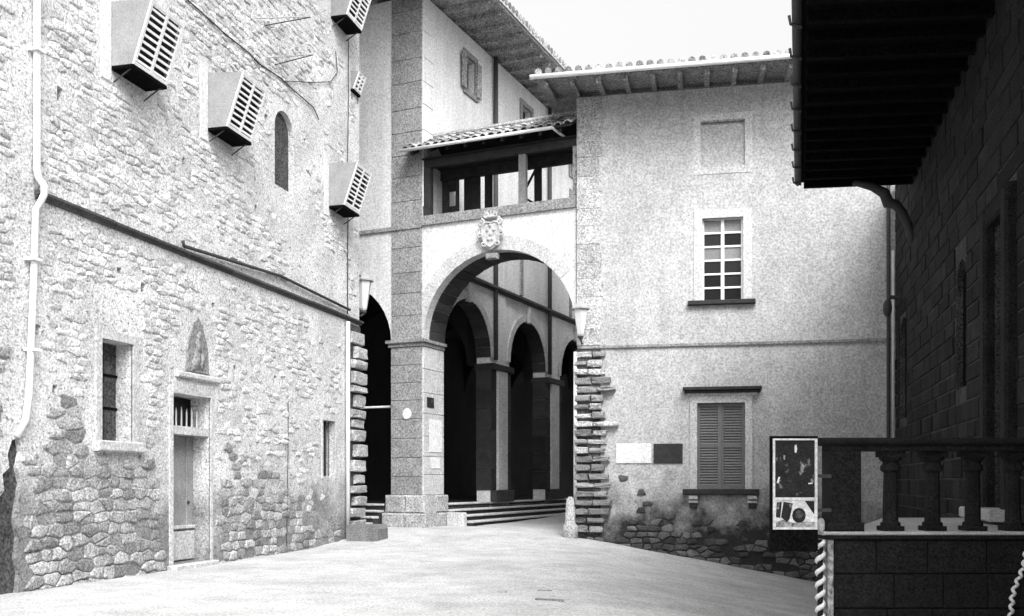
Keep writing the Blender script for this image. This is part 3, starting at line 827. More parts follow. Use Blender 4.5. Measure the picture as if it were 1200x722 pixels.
# ------------------------------------------------------------------ street arch with roofed terrace
def build_arch():
    w = 4.34; th = 1.15
    c = w/2 + .01; r = 2.15
    B = thing('street_arch', 'round street arch with roofed timber terrace on top joining palace and house', 'archway', FA.w(c, HS, -.5))
    zt = 6.78 + CZ
    n = 28
    outer = [(.002, HS+.062), (c-r, HS+.062)] + [(c-r*math.cos(math.pi*k/n), HS+.062+r*math.sin(math.pi*k/n)) for k in range(1, n)] + [(c+r, HS+.062), (w, HS+.062), (w, zt), (.002, zt)]
    outer[1] = (c-r, HS+.062)
    g = G(); g.wall(FA, outer, [], th-.004); g.obj('spandrel_wall', 'plaster', B)
    # voussoirs just proud of the wall
    nv = 25
    for k in range(nv):
        t0, t1 = math.pi*k/nv+.003, math.pi*(k+1)/nv-.003
        def pt(rr, t): return (c+rr*math.cos(t), HS+.062+rr*math.sin(t))
        if pt(r+.34, t0)[0] > w or pt(r+.34, t1)[0] > w: continue
        poly = [pt(r-.004, t0), pt(r+.34, t0), pt(r+.34, t1), pt(r-.004, t1)]
        if min(p[0] for p in poly) < -.5: continue
        g = G(); g.prism(FA, poly, -.3, .010+.004*(k % 2)); g.obj('voussoir', 'palestone', B)
    # lining under the arch, its dark colour stands for the shade there
    for k in range(nv):
        t0, t1 = math.pi*k/nv+.004, math.pi*(k+1)/nv-.004
        poly = [pt(r-.03, t0), pt(r-.0005, t0), pt(r-.0005, t1), pt(r-.03, t1)]
        g = G(); g.prism(FA, poly, -th+.02, -.31); g.obj('intrados_stone', 'serena_shade', B)
    g = G(); g.box(FA, .0, w, zt+.002, zt+.07, -th-.05, .07); g.obj('string_course', 'sandstone', B)
    for o0, o1 in ((-.2, .0), (-th+.02, -th+.2)):
        g = G(); g.box(FA, .002, w, zt+.072, zt+.27, o0, o1); g.obj('parapet', 'sandstone', B)
    pz = zt+.272
    # roof: two slopes
    ez, rz = 8.66+CZ, 9.22+CZ
    fo, ro, bo = .42, -.65, -1.55
    q0, q1 = -.36, w+.02
    g = G()
    g.hexa([FA.w(q0,ez,fo), FA.w(q1,ez,fo), FA.w(q1,rz,ro), FA.w(q0,rz,ro), FA.w(q0,ez+.05,fo), FA.w(q1,ez+.05,fo), FA.w(q1,rz+.05,ro), FA.w(q0,rz+.05,ro)])
    g.hexa([FA.w(q0,rz,ro), FA.w(q1,rz,ro), FA.w(q1,ez+.05,bo), FA.w(q0,ez+.05,bo), FA.w(q0,rz+.05,ro), FA.w(q1,rz+.05,ro), FA.w(q1,ez+.1,bo), FA.w(q0,ez+.1,bo)])
    R = g.obj('terrace_roof', 'terracewood', B)
    # barrel tiles: covers, on front slope
    sl = Vector((ro-fo, rz-ez)); Ln = sl.length; ux = sl/Ln
    ncol = 21
    tile = None
    for i in range(ncol):
        q = q0+.1 + (q1-q0-.2)*i/(ncol-1)
        for k in range(4):
            g = G(); vs = []; m = 6
            d0 = -.06 + Ln*k/4; d1 = d0 + Ln/4 + .05
            jz = random.uniform(-.008, .012); jq = random.uniform(-.012, .012)
            for d, rr, up in ((d0, .098, .02), (d1, .075, .0)):
                for t in range(m+1):
                    an = math.pi*t/m
                    o = fo + ux.x*d; z = ez + ux.y*d + .052 + up + jz + rr*.9*math.sin(an)
                    vs.append(FA.w(q+jq + rr*math.cos(an), z, o))
            for d, rr, up in ((d0, .080, .02), (d1, .057, .0)):
                for t in range(m+1):
                    an = math.pi*t/m
                    o = fo + ux.x*d; z = ez + ux.y*d + .052 + up + jz + rr*.9*math.sin(an)
                    vs.append(FA.w(q+jq + rr*math.cos(an), z, o))
            h = m+1; fs = []
            for t in range(m):
                fs += [(t, t+1, h+t+1, h+t), (2*h+t, 3*h+t, 3*h+t+1, 2*h+t+1), (t, 2*h+t, 2*h+t+1, t+1), (h+t, h+t+1, 3*h+t+1, 3*h+t)]
            fs += [(0, h, 3*h, 2*h), (m, 2*h+m, 3*h+m, h+m)]
            g.add(vs, fs); g.obj('roof_tile', 'tile', R, smooth=False)
    g = G(); g.tube([FA.w(q0, rz+.12, ro), FA.w(q1, rz+.12, ro)], .10, 8); g.obj('ridge', 'tile', R)
    g = G(); g.tube([FA.w(q0-.05, ez+.02, fo+.06), FA.w(w-.45, ez-.0, fo+.06)], .045, 8); g.obj('gutter', 'zinc', R, smooth=True)
    g = G(); a_, b_ = FA.w(w-.45, ez-.0, fo+.04), FA.w(w-.22, ez+.04-.18, -.75); g.tube([a_, b_], .035, 6); g.obj('verge_strut', 'paintedwood', R)
    # rafters
    for i in range(9):
        q = q0+.25+i*.52
        g = G(); g.hexa([FA.w(q-.04,ez-.10,fo-.05), FA.w(q+.04,ez-.10,fo-.05), FA.w(q+.04,rz-.11,ro), FA.w(q-.04,rz-.11,ro), FA.w(q-.04,ez-.002,fo-.05), FA.w(q+.04,ez-.002,fo-.05), FA.w(q+.04,rz-.002,ro), FA.w(q-.04,rz-.002,ro)])
        g.obj('rafter', 'terracewood', R)
    # ceiling boards, lintels and posts
    g = G(); g.box(FA, -.0+.003, w, ez-.14, ez-.104, -th, .05); g.obj('ceiling_boards', 'terracewood', B)
    g = G(); g.box(FA, .003, w, 8.26+CZ, ez-.142, -th+.0, -th+.16); g.obj('back_lintel', 'terracewood', B)
    g = G(); g.box(FA, .003, w, ez-.34, ez-.143, -.17, -.03); g.obj('front_lintel', 'terracewood', B)
    FB = Plane(FA.w(0,0,-th+.08).xy, FA.d, FA.n)
    for x0, x1 in ((569, 576), (627, 634)):
        a, b = FB.s(x0), FB.s(x1); g = G(); g.cbox(FB, a, b, pz-.05, 8.26+CZ-.002, -.07, .07, .01); g.obj('post', 'terracewood', B)
    a, b = FA.s(606.5), FA.s(615); g = G(); g.cbox(FA, a, b, pz-.05, ez-.342, -.18, -.04, .015); g.obj('post', 'darkquoin', B)
    a, b = FA.s(670.5), FA.s(675.5); g = G(); g.cbox(FA, a, b, pz-.05, ez-.342, -.20, -.02, .015); g.obj('post', 'soffit', B)
    g = G(); g.cbox(FA, .01, .22, pz-.05, ez-.342, -.20, -.02, .015); g.obj('post', 'terracewood', B)
    # vertical plank screen at the back left, with gaps
    ed = [(500, 526, 0), (533.5, 537.5, 0), (543.5, 562.5, 1)]
    for x0, x1, kk in ed:
        A, Bq = max(FB.s(x0), .01), FB.s(x1); nn = max(1, round((Bq-A)/.2))
        for i in range(nn):
            g = G(); p0 = A+(Bq-A)*i/nn; p1 = A+(Bq-A)*(i+1)/nn
            g.cbox(FB, p0+.002, p1-.002, pz-.05, 8.26+CZ-.003, -.05, .0+.01*(i % 2), .008); g.obj('plank', 'terracewood', B)
    for z0, z1 in ((7.95, 8.26), (7.1, 7.55)):
        g = G(); g.box(FB, FB.s(526)+.002, FB.s(533.5)-.002, z0+CZ, z1+CZ-.003, -.04, .0); g.obj('plank', 'terracewood', B)
    g = G(); g.tube([FB.w(FB.s(616), 7.75+CZ, 0), FB.w(FB.s(627), 8.2+CZ, 0)], .035, 6); g.obj('brace', 'terracewood', B)
    g = G(); g.tube([FB.w(FB.s(616), 7.5+CZ, 0), FB.w(FB.s(628), 7.3+CZ, 0)], .035, 6); g.obj('brace', 'terracewood', B)
    # crest at the crown
    cc = FA.s(578); z0 = FA.z(578, 297); z1 = FA.z(578, 247)
    h = z1-z0; m = (z0+z1)/2
    g = G(); sh = [(0, -.52), (.16, -.40), (.25, -.2), (.27, .05), (.25, .22), (.12, .27), (0, .23), (-.12, .27), (-.25, .22), (-.27, .05), (-.25, -.2), (-.16, -.40)]
    g.prism(FA, [(cc+a*1.05, m+b*h*.85) for a, b in sh], -.02, .16)
    C = g.obj('coat_of_arms', 'crest', B, label='carved stone coat of arms above the arch crown')
    rim = [FA.w(cc+a*.92, m+b*h*.75, .17) for a, b in sh]; g = G(); g.tube(rim+[rim[0]], .022, 6); g.obj('shield_rim', 'crest', C, smooth=True)
    def scroll(ca, cb, r0, turns, d, oo=.14):
        pts = []
        for k in range(15):
            t = k/14; rr = r0*(1-.75*t); an = d*t*turns*2*math.pi + (math.pi/2 if d > 0 else math.pi/2)
            pts.append(FA.w(cc+ca+rr*math.cos(an), m+cb*h+rr*math.sin(an), oo+.05*t))
        g = G(); g.tube(pts, [.04-.02*k/14 for k in range(15)], 6); g.obj('scroll', 'crest', C, smooth=True)
    for sg in (-1, 1):
        scroll(sg*.27, .20, .10, 1.3, sg); scroll(sg*.29, -.08, .08, 1.2, -sg); scroll(sg*.20, -.30, .08, 1.2, sg); scroll(sg*.14, .36, .08, 1.1, sg)
    g = G(); g.cbox(FA, cc-.17, cc+.17, m+.30*h, m+.37*h, .0, .18, .02); g.obj('crown_band', 'crest', C)
    for k in range(5):
        q = cc-.15+.075*k; g = G(); g.tube([FA.w(q, m+.36*h, .13), FA.w(q+(k-2)*.012, m+.45*h, .15), FA.w(q+(k-2)*.014, m+.48*h, .15)], [.03, .015, .028], 6); g.obj('crown_point', 'crest', C)
    for k, (a, b) in enumerate(((0, .12), (-.09, .02), (.09, .02), (0, -.08), (-.05, -.2), (.05, -.2))):
        g = G(); g.blob((cc+a, m+b*h, .16), .045, .04, .05, FA, k, .05, 8, 5); g.obj('boss', 'crest', C, smooth=True)
    g = G(); g.cbox(FA, cc-.16, cc+.16, z0-.16, z0-.02, -.02, .14, .02); g.obj('bracket', 'sandstone', C)
build_arch()

# ------------------------------------------------------------------ plastered house
def build_house():
    P = HB
    B = thing('plastered_house', 'pale plastered house with shuttered ground floor window and rough toothed corner', 'house', P.w(3.8, -.6, -2))
    top = 9.46+CZ
    # right end where the church wall crosses
    s_r = 8.2
    holes = []
    # upper window
    uw = (P.s(823), P.s(871), P.z(847, 352), P.z(847, 255))
    holes.append((rect(*uw), .22))
    # blocked window
    bw = (P.s(821), P.s(873), P.z(847, 195), P.z(847, 141))
    holes.append((rect(*bw), .05))
    # ground floor window
    gw = (P.s(817), P.s(873), P.z(845, 573), P.z(845, 472))
    holes.append((rect(*gw), .18))
    g = G(); g.wall(P, rect(.0, s_r, -1.8, top), holes, .6); g.obj('wall', 'housewall', B)
    g = G(); g.wall(HL, [(.62, -1.8), (14, -1.8), (14, top), (.62, top)], [], .5); g.obj('side_wall', 'plaster', B)
    # roof
    oh = 1.32; ol = .85
    def slab(g, z0, z1, e):
        s0, s1 = -ol-e, s_r+3
        w = P.w
        # edge lower than back: slope .14
        k = .13
        c = []
        for dz in (z0, z1):
            c += [w(s0, top+dz-k*oh, oh+e), w(s1, top+dz-k*oh, oh+e), w(s1, top+dz+k*9, -9), w(s0, top+dz+k*9, -9)]
        g.hexa(c)
    g = G(); slab(g, .13, .19, 0); R = g.obj('roof', 'soffit', B)
    g = G(); slab(g, .192, .25, .02); g.obj('roof_deck', 'tile', R)
    k = .13
    for i in range(17):
        q = -.6 + .62*i; a, b = q-.055, q+.055; w = P.w
        z0 = top-k*oh+.015; z1 = top+k*.4+.015
        g = G(); g.hexa([w(a,z0,oh-.1), w(b,z0,oh-.1), w(b,z1,-.4), w(a,z1,-.4), w(a,z0+.125,oh-.1), w(b,z0+.125,oh-.1), w(b,z1+.112,-.4), w(a,z1+.112,-.4)]); g.obj('rafter', 'soffit', R)
    zg = top - k*oh + .18
    g = G(); g.tube([P.w(-ol-.1, zg, oh+.08), P.w(3, zg+.01, oh+.08), P.w(s_r, zg+.02, oh+.08)], .06, 8); g.obj('gutter', 'zinc', R, smooth=True)
    for i in range(40):
        q = -ol+.1 + .235*i; zz = top-k*oh+.27+random.uniform(-.01, .012)
        g = G(); g.tube([P.w(q, zz, oh+.10), P.w(q, zz+k*.5, oh-.4)], [.085, .07], 8); g.obj('roof_tile', 'tile', R)
    g = G()
    for r in range(1, 14):
        for i in range(40):
            q = -ol+.1 + .235*i; o = oh - .4*r + .02; zz = top-k*o+.275
            g.tube([P.w(q, zz, o), P.w(q, zz+k*.42, o-.42)], [.085, .072], 6)
    g.obj('upper_roof_tiles', 'tile', R, kind='stuff')
    # string courses
    zsx = P.z(860, 403)
    g = G(); g.box(P, .0, s_r, zsx-.03, zsx+.035, -.02, .05); g.obj('string_course', 'sandstone', B)
    # quoin strip above the string course
    z = zsx+.05; i = 0; qw = P.s(706)
    while z < top-.2:
        h = random.uniform(.36, .48); 
        if top-z-h < .25: h = top-z-.01
        g = G(); g.cbox(P, -.02, qw + (.0 if i % 2 else -.06) + random.uniform(-.03, .03), z+.002, z+h-.002, -.03, .018+random.uniform(-.004, .004), .006); g.obj('quoin', 'quoin', B)
        z += h; i += 1
    # rough toothing stones below it
    g = G(); g.box(P, -.04, P.s(704), P.z(690, 625), zsx-.05, -.3, .022); g.obj('gap_shade', 'niche', B)  # dark panel behind the toothing stands for the shade in its gaps
    RT = random.Random(41); y0 = zsx-.07; rows = 21; zb = P.z(690, 625); dz = (y0-zb)/rows
    xr = [706, 702, 706, 713, 718, 705, 703, 706, 721, 708, 708, 706, 712, 706, 711, 713, 709, 714, 712, 706, 704]
    for i in range(rows):
        z = y0 - dz*(i+.5); e = P.s(xr[i]); sp = e*random.uniform(.35, .6)
        e += .06
        for (u0, u1) in ((-.06, sp), (sp+.02, e)):
            if u1-u0 < .06: continue
            hh = dz*random.uniform(.55, .86)
            rough_stone(P, u0, u1, z-hh/2, z+hh/2, .0, random.uniform(.06, .20), RT, 'toothing_stone', 'darkquoin' if i > 11 or random.random() < .45 else 'quoin', B)
    # pale corner strip by the passage
    g = G(); g.tube([P.w(-.05, .9, .03), P.w(-.05, zsx-.1, .03)], .045, 8); g.obj('corner_pipe', 'zinc', B, smooth=True)
    # blocked window: faint frame, head drip
    f = .17; a, b, c, d = bw
    g = G(); g.box(P, a-f, a, c-f, d+f, -.02, .012); g.box(P, b, b+f, c-f, d+f, -.02, .012); g.box(P, a, b, d, d+f, -.02, .012); g.box(P, a, b, c-f, c, -.02, .012)
    w1 = g.obj('blocked_window', 'palestone', B, label='blind upper window filled with plaster')
    g = G(); g.box(P, a+.02, b-.02, d-.045, d-.002, -.045, .05); g.obj('drip_edge', 'sandstone', w1)
    # upper window
    a, b, c, d = uw; f = .2
    g = G(); g.box(P, a-f, a, c, d+f, -.02, .02); g.box(P, b, b+f, c, d+f, -.02, .02); g.box(P, a, b, d, d+f, -.02, .02)
    w2 = g.obj('window', 'palestone', B, label='glazed casement window with white glazing bars')
    g = G(); g.cbox(P, a-.34, b+.28, c-.11, c-.002, -.02, .14, .015); g.obj('sill', 'slate', w2)
    m = (a+b)/2; rows = 6; fw = .045
    g = G(); g.box(P, a, a+fw, c, d, -.19, -.12); g.box(P, b-fw, b, c, d, -.19, -.12); g.box(P, m-.04, m+.04, c, d, -.19, -.11); g.obj('casement_frame', 'paintedwood', w2)
    for q in range(rows+1):
        z = c + (d-c)*q/rows
        for u0, u1 in ((a+fw+.001, m-.041), (m+.041, b-fw-.001)):
            g = G(); g.box(P, u0, u1, max(z-.022, c), min(z+.022, d), -.185, -.13); g.obj('glazing_bar', 'paintedwood', w2)
            if q < rows:
                g = G(); g.box(P, u0, u1, z+.022, z+(d-c)/rows-.022, -.18, -.165); g.obj('pane', 'barepane' if q in (3, 5) else 'glass', w2)
    # ground floor window with louvred shutters
    a, b, c, d = gw; f = .17
    g = G(); g.box(P, a-f, a, c, d+f, -.02, .05); g.box(P, b, b+f, c, d+f, -.02, .05); g.box(P, a, b, d, d+f, -.02, .05)
    w3 = g.obj('window', 'palestone', B, label='ground floor window closed by two louvred shutters under a dark hood')
    g = G(); g.cbox(P, a-.30, b+.34, d+f+.06, d+f+.13, -.02, .16, .02); g.box(P, a-.34, b+.38, d+f+.132, d+f+.20, -.02, .22); g.obj('hood', 'slate', w3)
    g = G(); g.box(P, a-.24, b+.28, d+f+.002, d+f+.058, -.02, .08); g.obj('frieze', 'palestone', w3)
    g = G(); g.cbox(P, a-.34, b+.32, c-.14, c-.002, -.02, .2, .02); g.obj('sill', 'slate', w3)
    for q in (a-.2, b+.06):
        for (z0, z1, o) in ((c-.27, c-.144, .15), (c-.36, c-.273, .10)):
            g = G(); g.cbox(P, q, q+.22, z0+.02, z1, -.02, o, .02); g.obj('bracket', 'palestone', w3)
        g = G(); g.cbox(P, q+.02, q+.2, c-.46, c-.345, -.02, .07, .02); g.obj('bracket', 'slate', w3)
    m = (a+b)/2
    for u0, u1 in ((a+.006, m-.004), (m+.004, b-.006)):
        g = G(); st = .06
        g.box(P, u0, u0+st, c+.005, d-.005, -.12, -.06); g.box(P, u1-st, u1, c+.005, d-.005, -.12, -.06)
        for z in (c+.005, (c+d)/2-.04, d-.085): g.box(P, u0+st, u1-st, z, z+.08, -.119, -.062)
        sh = g.obj('shutter', 'shutter', w3)
        for z0, z1 in ((c+.085, (c+d)/2-.04), ((c+d)/2+.04, d-.085)):
            nn = 14
            for i in range(nn):
                z = z0+(z1-z0)*(i+.5)/nn; hh = (z1-z0)/nn
                g = G(); w = P.w; x0, x1 = u0+st+.001, u1-st-.001
                g.hexa([w(x0,z-hh*.55,-.075), w(x1,z-hh*.55,-.075), w(x1,z-hh*.40,-.065), w(x0,z-hh*.40,-.065), w(x0,z+hh*.3,-.115), w(x1,z+hh*.3,-.115), w(x1,z+hh*.48,-.105), w(x0,z+hh*.48,-.105)])
                g.obj('louvre', 'shutter', sh)
    # downpipe at the right edge
    q = P.s(1040.0)
    g = G(); g.tube([P.w(q, top-.2, .12), P.w(q, 4, .12), P.w(q, .2, .12), P.w(q, -.8, .12)], .045, 8); g.obj('downpipe', 'iron', B, smooth=True)
    g = G(); q = P.s(1045.5); g.tube([P.w(q, 6.8, .10), P.w(q, 2, .10)], .035, 8); g.obj('conduit', 'zinc', B, smooth=True)
    # exposed stones where render has fallen
    items = []
    def free(s, z, L, h):
        for (u0, u1, v0, v1) in ((a-.35, b+.35, c-.45, d+.5), (P.s(720), P.s(802), P.z(760, 545), P.z(760, 518)), (-1, qw+.35, zb, y0)):
            if s+L/2 > u0 and s-L/2 < u1 and z+h/2 > v0 and z-h/2 < v1: return False
        return True
    R_ = random.Random(21)
    for poly in cells(.0, s_r-.9, -1.4, 1.9, .27, .15, 9):
        cc = sum(p[0] for p in poly)/len(poly); z = sum(p[1] for p in poly)/len(poly)
        q = P.w(cc, 0); gz = ground_z(q.x, q.y); nn = noise.noise(Vector((cc*.7, z*.9, 5.2)))
        hi = gz + .62 + .8*nn + .85*ss(cc, 3.2, .8)
        L = max(p[0] for p in poly)-min(p[0] for p in poly); h = max(p[1] for p in poly)-min(p[1] for p in poly)
        if gz-.25 < z < hi + R_.uniform(-.45, .45) and free(cc, z, L, h) and R_.random() < .9:
            items.append((P, poly, R_.uniform(.015, .06), R_.uniform(.01, .022)))
    lay_cells(items, 'dadostone', B, 'rubble_stone', 250, 'small_rubble_stones')
    # plaques
    s0, s1, z0, z1 = P.s(722), P.s(763.5), P.z(742, 543), P.z(742, 520)
    g = G(); g.cbox(P, s0, s1, z0, z1, .002, .03, .006); g.obj('marble_plaque', 'marble', None, label='white rectangular plaque on the house wall beside the dark plaque', cat='plaque')
    s0, s1, z0, z1 = P.s(766), P.s(800), P.z(783, 543), P.z(783, 520)
    g = G(); g.cbox(P, s0, s1, z0, z1, .002, .035, .006); g.obj('slate_plaque', 'slate', None, label='dark rectangular plaque between white plaque and louvred window', cat='plaque')
M['dadostone'] = make_mat('dado_stone', 0.085, rnd=0.6, blotch=0.5, bscale=2, grain=0.4, gscale=45, bump=0.8, bumpscale=14)
build_house()

# ------------------------------------------------------------------ church flank with deep eave
def build_church():
    P = CH
    B = thing('stone_church', 'dark ashlar church flank with slit windows under a deep timber eave toned black for its shade', 'church', P.w(15, -.8, -2))
    s_end = 23.4; s_beg = 4.0; top = 8.4
    holes = []
    sw = (P.s(1120.5), P.s(1133), P.z(1126, 455), P.z(1126, 305))
    a, b = sorted(sw[:2]); p1 = archpoly(a, b, sw[2], sw[3]-(b-a)/2)
    s2 = sorted((P.s(1055), P.s(1063))); p2 = archpoly(s2[0], s2[1], P.z(1059, 490), P.z(1059, 372)-.3, rise=.3)
    d2 = sorted((P.s(1166), P.s(1186))); dz0, dz1 = .95, P.z(1176, 255)
    p3 = rect(d2[0], d2[1], dz0, dz1)
    holes = [(p1, .14), (p2, .14), (p3, .5)]
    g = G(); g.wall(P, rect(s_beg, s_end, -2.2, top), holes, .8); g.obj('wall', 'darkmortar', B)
    for nm, p, dd, mt in (('window_slit', p1, .14, 'darkwood'), ('window_slit', p2, .14, 'darkwood')):
        cx_ = sum(q[0] for q in p)/len(p); cz_ = sum(q[1] for q in p)/len(p)
        g = G(); g.prism(P, [(cx_+(q[0]-cx_)*.98, cz_+(q[1]-cz_)*.99) for q in p], -dd+.005, -dd+.04); g.obj(nm, mt, B)
    # door in the portal
    q0, q1 = d2; nn = 5
    for i in range(nn):
        g = G(); g.cbox(P, q0+(q1-q0)*i/nn+.004, q0+(q1-q0)*(i+1)/nn-.004, dz0+.01, dz1-.01, -.49, -.4, .012); g.obj('door_plank', 'darkwood', B)
    for (u0, u1) in ((q0-.28, q0-.002), (q1+.002, q1+.28)):
        g = G(); g.cbox(P, u0, u1, dz0, dz1+.25, -.02, .14, .04); g.obj('portal_jamb', 'darkstone', B)
    g = G(); g.cbox(P, q0, q1, dz1, dz1+.25, -.02, .12, .03); g.obj('portal_lintel', 'darkstone', B)
    g = G(); g.cbox(P, q0-.4, q1+.5, .98, 1.12, -.02, .35, .02); g.obj('door_step', 'landing', B)
    # ashlar blocks
    items = []; z = -2.0; i = 0
    solid = [(a-.03, b+.03, sw[2]-.02, sw[3]+.02), (s2[0]-.03, s2[1]+.03, P.z(1059, 490), P.z(1059, 372)), (q0-.3, q1+.3, dz0-.1, dz1+.28)]
    while z < top-.1:
        h = random.uniform(.24, .34); s = s_beg + random.uniform(0, .5)
        while s < s_end-.1:
            L = random.uniform(.4, .95); e = min(s+L, s_end-.02)
            segs = [(s, e)]
            for u0, u1, v0, v1 in solid:
                if z+h > v0 and z < v1:
                    ns = []
                    for x0, x1 in segs:
                        if x1 <= u0 or x0 >= u1: ns.append((x0, x1)); continue
                        if x0 < u0: ns.append((x0, u0))
                        if x1 > u1: ns.append((u1, x1))
                    segs = ns
            for x0, x1 in segs:
                if x1-x0 > .07: items.append((x0, x1, z, h))
            s = e+.0
        z += h
    def size(it):
        q = P.w((it[0]+it[1])/2, it[2], 0); return (it[1]-it[0])*it[3]/max(q.y, 1)**2*(1 if in_view(q) else .001)
    items.sort(key=size, reverse=True)
    st = G()
    for i, (x0, x1, z, h) in enumerate(items):
        g = G() if i < 300 else st
        g.cbox(P, x0+.012, x1-.012, z+.014, z+h-.014, -.02, .02+random.uniform(-.008, .012), .012)
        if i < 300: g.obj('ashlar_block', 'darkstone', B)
    st.obj('upper_ashlar', 'darkstone', B, kind='stuff')
    # eave: edge line X = .293 Y, far end at Y = 20
    H = 6.1+CZ; yf, yn = 20.0, 5.0
    def edge(y): return Vector((.293*y, y, H))
    def wl(y): return Vector((2.95+.261*y+.3, y, H+.12))
    g = G(); up = Vector((0, 0, .05))
    g.hexa([edge(yn), edge(yf), wl(yf), wl(yn), edge(yn)+up, edge(yf)+up, wl(yf)+up, wl(yn)+up]); E = g.obj('eave', 'darkwood', B)  # near-black colour holds the soffit's shade against bounced light
    g = G(); a_, b_ = Vector((0, 0, .053)), Vector((0, 0, .19)); e = Vector((-.05, 0, 0))
    g.hexa([edge(yn)+a_+e, edge(yf)+a_+e, wl(yf)+a_+Vector((3,0,.8)), wl(yn)+a_+Vector((3,0,.8)), edge(yn)+b_+e, edge(yf)+b_+e, wl(yf)+b_+Vector((3,0,.8)), wl(yn)+b_+Vector((3,0,.8))]); g.obj('roof_tiles', 'darkwood', E)
    y = yf-.08
    while y > yn+.2:
        g = G(); d = Vector((0, .055, 0)); dn = Vector((0, 0, -.15)); l = Vector((0, 0, -.004))
        A, C = edge(y)+Vector((.1, 0, .02)), wl(y)
        g.hexa([A-d+dn, A+d+dn, C+d+dn, C-d+dn, A-d+l, A+d+l, C+d+l, C-d+l]); g.obj('rafter', 'darkwood', E)
        y -= .55
    g = G(); g.tube([edge(yn)+Vector((-.03, 0, .02)), edge(yf)+Vector((-.03, 0, .0))], .07, 8); g.obj('gutter', 'iron', E, smooth=True)
    y = yf-.2
    while y > yn:
        q = edge(y)+Vector((-.03, 0, .0)); g = G(); g.tube([q+Vector((-.11, 0, .05)), q+Vector((-.09, 0, -.06)), q+Vector((.06, 0, -.1))], .022, 5); g.obj('gutter_bracket', 'iron', E); y -= .98
    # swan neck of the rainwater pipe from the eave end to the wall
    yq = 19.7; q = edge(yq); wq = Vector((2.95+.261*yq, yq, 0))
    sc = yq/F
    def pp(x, yy, yd=yq): return Vector(((x-CX)/F*yd, yd, CZ+(HY-yy)/F*yd))
    g = G(); g.tube([pp(1000, 214), pp(1022, 219), pp(1036, 226), pp(1041, 238), pp(1050, 240), pp(1058, 250), pp(1066, 268, 19.95), pp(1069, 282, 19.95)], [.05, .08, .11, .12, .10, .09, .09, .08], 10); g.obj('swan_neck_pipe', 'iron', B, smooth=True)
    # small iron lamp bracket by the slit
    s, z = P.at(1057, 350); g = G(); g.tube([P.w(s, z, 0), P.w(s, z+.05, .25), P.w(s, z-.1, .34)], .05, 6); wb = g.obj('wall_bracket', 'iron', B)
    g = G(); g.blob((s, z-.2, .3), .1, .1, .2, P); g.obj('bracket_end', 'iron', wb)
build_church()

